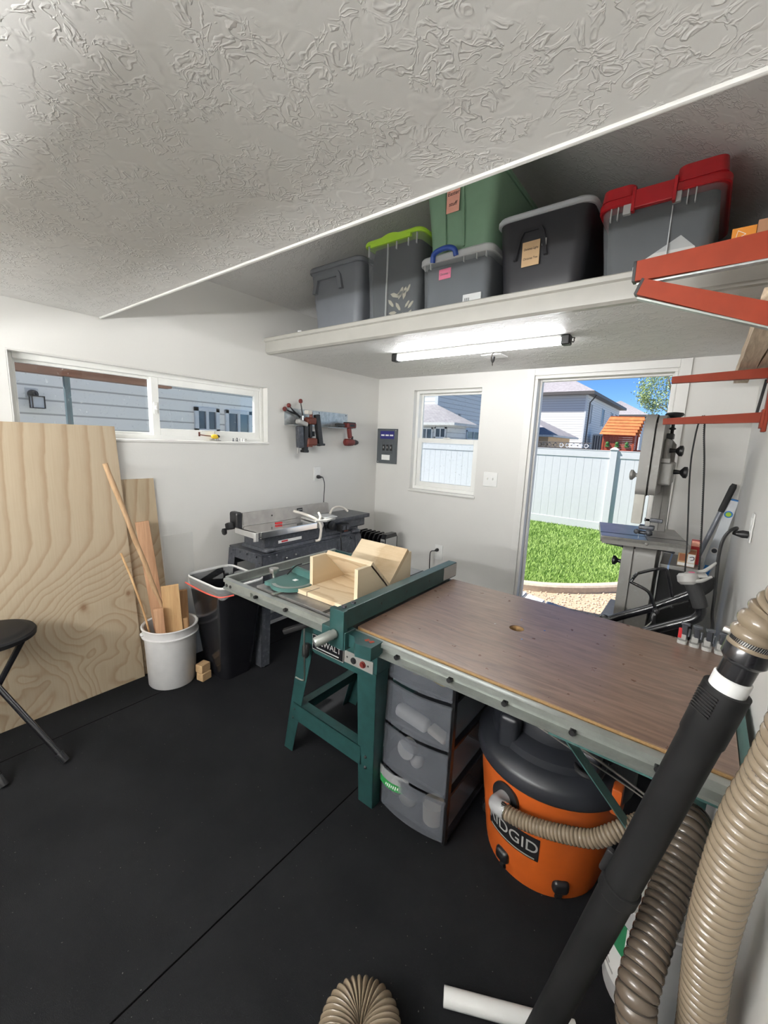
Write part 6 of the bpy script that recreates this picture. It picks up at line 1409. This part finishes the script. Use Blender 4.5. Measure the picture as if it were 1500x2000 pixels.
t = thing('play_tower', 'wooden backyard play tower with a bright orange plank roof behind the fence', 'play structure', (.62, 10.2, GZ))
b = MB()
n = 6
A, Bq = V((.16, 9.9, 1.915)), V((.30, 10.35, 2.42)); w_ = V((.89, 0, -.02))
for k in range(n):
    p, q = A+(Bq-A)*(k/n), A+(Bq-A)*((k+1)/n+.03); off = V((0, -.028, .012))
    b.prism([p+off, p+w_+off, q+w_*.94+off*0, q+off*0], (0, .012, .02))
b.build('roof_front', 'playroof', t)
b = MB()
for k in range(n):
    A2, B2 = V((.16, 10.85, 1.915)), Bq+V((0, .02, 0)); p, q = A2+(B2-A2)*(k/n), A2+(B2-A2)*((k+1)/n+.03)
    b.prism([p, p+w_, q+w_*.94, q], (0, -.012, .02))
b.build('roof_back', 'playroof', t)
b = MB()
for k in range(9): b.box(.24, 1.0, 9.98, 10.0, 1.50+k*.05, 1.545+k*.05); b.box(.98, 1.0, 9.98, 10.7, 1.50+k*.05, 1.545+k*.05); b.box(.24, .26, 9.98, 10.7, 1.50+k*.05, 1.545+k*.05)
b.box(.22, 1.02, 9.96, 10.72, 1.3, 1.50); b.build('wall_boards', 'playwall', t)
for x in (.23, .98):
    for y in (9.97, 10.68):
        b = MB(); b.box(x, x+.05, y, y+.05, GZ, 1.93); b.build('post', 'playwall', t)
b = MB()
for x in (.38, .62, .86): b.sphere((x, 9.95, 1.68), .045, seg=10); b.box(x-.05, x+.05, 9.94, 9.98, 1.58, 1.64)
b.build('planter', plain('green_plants', (.05, .16, .04), .8), t)
b = MB(); b.box(1.03, 1.34, 10.1, 10.14, 1.35, 1.52); b.box(1.30, 1.36, 10.08, 10.16, GZ, 1.60); b.box(1.30, 1.9, 10.08, 10.16, 1.53, 1.60); b.build('side_rail', 'playwall', t)
t = thing('air_conditioner', 'grey outdoor air conditioner unit beside the white house', 'air conditioner', (-3.2, 30, GZ))
b = MB(); b.box(-3.9, -2.2, 29.2, 30.6, GZ, 2.5, .05); b.build('case', 'lgrey', t)
b = MB()
for k in range(10): b.box(-3.8+k*.16, -3.72+k*.16, 29.17, 29.2, .2, 2.4)
b.build('grille', 'dgrey', t)
# leafy tree
t = thing('tree', 'slender leafy tree with sparse pale leaves beyond the fence', 'tree', (2.05, 9.6, GZ))
b = MB(); b.tube([(2.05, 9.6, GZ), (2.03, 9.6, 1.2), (1.95, 9.6, 2.2), (1.75, 9.6, 2.9), (1.6, 9.55, 3.4)], .05, 10, 6, rfun=lambda i, n: .06*(1-.75*i/n))
for e in ((1.15, 9.5, 3.0), (1.25, 9.6, 3.35), (1.55, 9.7, 3.6), (1.45, 9.5, 2.75), (2.3, 9.6, 3.2), (2.5, 9.6, 2.8), (2.0, 9.7, 3.5)): b.tube([(1.9, 9.6, 2.4), (1.75+(e[0]-1.75)*.4, 9.6, 2.65), e], .012, 6, 5, rfun=lambda i, n: .016*(1-.8*i/n))
b.build('trunk', 'bark', t)
rt = random.Random(9); vs, fs = [], []
cl = [(1.15, 9.5, 2.98, .20), (1.22, 9.6, 3.25, .24), (1.42, 9.6, 3.38, .26), (1.42, 9.5, 2.86, .28), (1.36, 9.6, 2.62, .16), (1.65, 9.6, 3.15, .34), (1.7, 9.6, 2.75, .28), (2.1, 9.6, 3.2, .4), (2.4, 9.6, 2.9, .4), (1.2, 9.5, 2.78, .14)]
for q in range(3600):
    cx, cy, cz, r = cl[rt.randrange(len(cl))]; p = V((rt.gauss(0, 1), rt.gauss(0, 1), rt.gauss(0, 1)))*r*.5+V((cx, cy, cz)); s = rt.uniform(.018, .034)
    a, c = V((rt.uniform(-1, 1), rt.uniform(-1, 1), rt.uniform(-1, 1))).normalized(), V((rt.uniform(-1, 1), rt.uniform(-1, 1), rt.uniform(-1, 1))).normalized(); k = len(vs)
    vs += [p-a*s, p+c*s*.6, p+a*s, p-c*s*.6]; fs.append((k, k+1, k+2, k+3))
me = bpy.data.meshes.new('foliage'); me.from_pydata([tuple(v-V((2.05, 9.6, GZ))) for v in vs], [], fs); me.materials.append(MT['leaf'])
ob = bpy.data.objects.new('foliage', me); COL.objects.link(ob); ob.parent = t; ob['kind'] = 'stuff'
# house seen through window_2, with its lower garage wing
t = thing('house', 'tall pale-sided house with a low garage wing seen through the far window', 'house', (-8, 13, GZ))
lapbox('wall', 'sidewhite', t, -13, -5.25, 10, 19, GZ, 5.6)
b = MB(); b.box(-5.36, -5.238, 9.988, 10.10, GZ, 5.6); b.build('corner_board', 'fence', t)
b = MB(); b.box(-13.4, -4.8, 9.55, 19.4, 5.6, 5.8); b.build('eave', 'fascia', t)
b = MB(); b.ring_loft([[V((-13.4, 9.55, 5.8)), V((-4.8, 9.55, 5.8)), V((-4.8, 19.4, 5.8)), V((-13.4, 19.4, 5.8))], [V((-9.2, 14, 8.2)), V((-9.0, 14, 8.2)), V((-9.0, 14.9, 8.2)), V((-9.2, 14.9, 8.2))]]); b.build('roof', 'shingle', t)
house_window(t, 'x', 12.4, 13.7, 1.66, 2.04, -5.25, 1)
b = MB(); b.box(-5.25, -5.18, 11.62, 11.72, 2.45, 2.62); b.box(-5.25, -5.20, 12.0, 12.16, 1.92, 2.06); b.build('wall_vent', 'lgrey', t)
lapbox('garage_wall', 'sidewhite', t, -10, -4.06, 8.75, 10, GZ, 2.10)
b = MB(); b.ring_loft([[V((-10.4, 8.30, 2.13)), V((-3.62, 8.30, 2.13)), V((-3.62, 10.0, 2.13)), V((-10.4, 10.0, 2.13))], [V((-8.9, 9.98, 2.86)), V((-5.30, 9.98, 2.86)), V((-5.30, 9.99, 2.86)), V((-8.9, 9.99, 2.86))]]); b.build('garage_roof', 'shingle', t)
b = MB(); b.box(-10.42, -3.60, 8.28, 10, 2.05, 2.13); b.build('garage_eave', 'soffit', t)
house_window(t, 'y', -4.55, -4.12, 1.64, 2.0, 8.75, -1); house_window(t, 'y', -5.1, -4.62, 1.2, 1.98, 8.75, -1)
# close neighbour outside window_1
t = thing('house', 'pale lap-sided house wall close outside the left slider window', 'house', (-4, -1, GZ))
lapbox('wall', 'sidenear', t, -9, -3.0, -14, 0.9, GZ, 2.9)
b = MB(); b.box(-9.4, -2.75, -14.4, 1.2, 2.9, 3.0); b.build('eave', 'soffit', t)
house_window(t, 'x', -.28, .08, 1.52, 1.86, -3.0, 1); house_window(t, 'x', .18, .62, 1.5, 1.86, -3.0, 1)
t = thing('wall_lantern', 'black box wall lantern on the pale siding outside the left window', 'lamp', (-2.95, -2.02, 1.72))
b = MB(); b.box(-2.999, -2.985, -2.07, -1.96, 1.80, 1.90, .004); b.build('mount_plate', 'soffit', t)
b = MB(); b.lathe((-2.985, -2.01, 1.84), [(.045, 0), (.04, .05), (.0, .06)], 18, (1, 0, 0)); b.tube([(-2.95, -2.01, 1.85), (-2.90, -2.01, 1.85), (-2.88, -2.01, 1.82)], .018, 10, 5); b.build('bracket', 'blk', t)
b = MB()
for sx in (-.05, .05):
    for sy in (-.05, .05): b.box(-2.89+sx-.005, -2.89+sx+.005, -2.0+sy-.005, -2.0+sy+.005, 1.70, 1.815)
b.box(-2.945, -2.835, -2.055, -1.945, 1.81, 1.82); b.box(-2.945, -2.835, -2.055, -1.945, 1.695, 1.703); b.build('cage', 'blk', t)
b = MB(); b.box(-2.935, -2.845, -2.045, -1.955, 1.703, 1.81); b.build('shade', see_through('lantern_glass', (.7, .74, .78), .7, .1), t)
t = thing('pergola_frame', 'brown wooden beam on a grey post outside the left slider window', 'post frame', (-1.2, -2.3, GZ))
b = MB(); b.box(-1.25, -1.15, -4.2, -1.46, 1.885, 1.985, .004); b.build('beam', 'beam', t)
b = MB(); b.box(-1.22, -1.18, -2.232, -2.196, GZ, 1.885, .003); b.build('post', plain('slate_post_paint', (.13, .19, .21), .5), t)
b = MB(); b.box(-1.22, -1.18, -4.1, -4.06, GZ, 1.885, .003); b.build('post', 'dgrey', t)
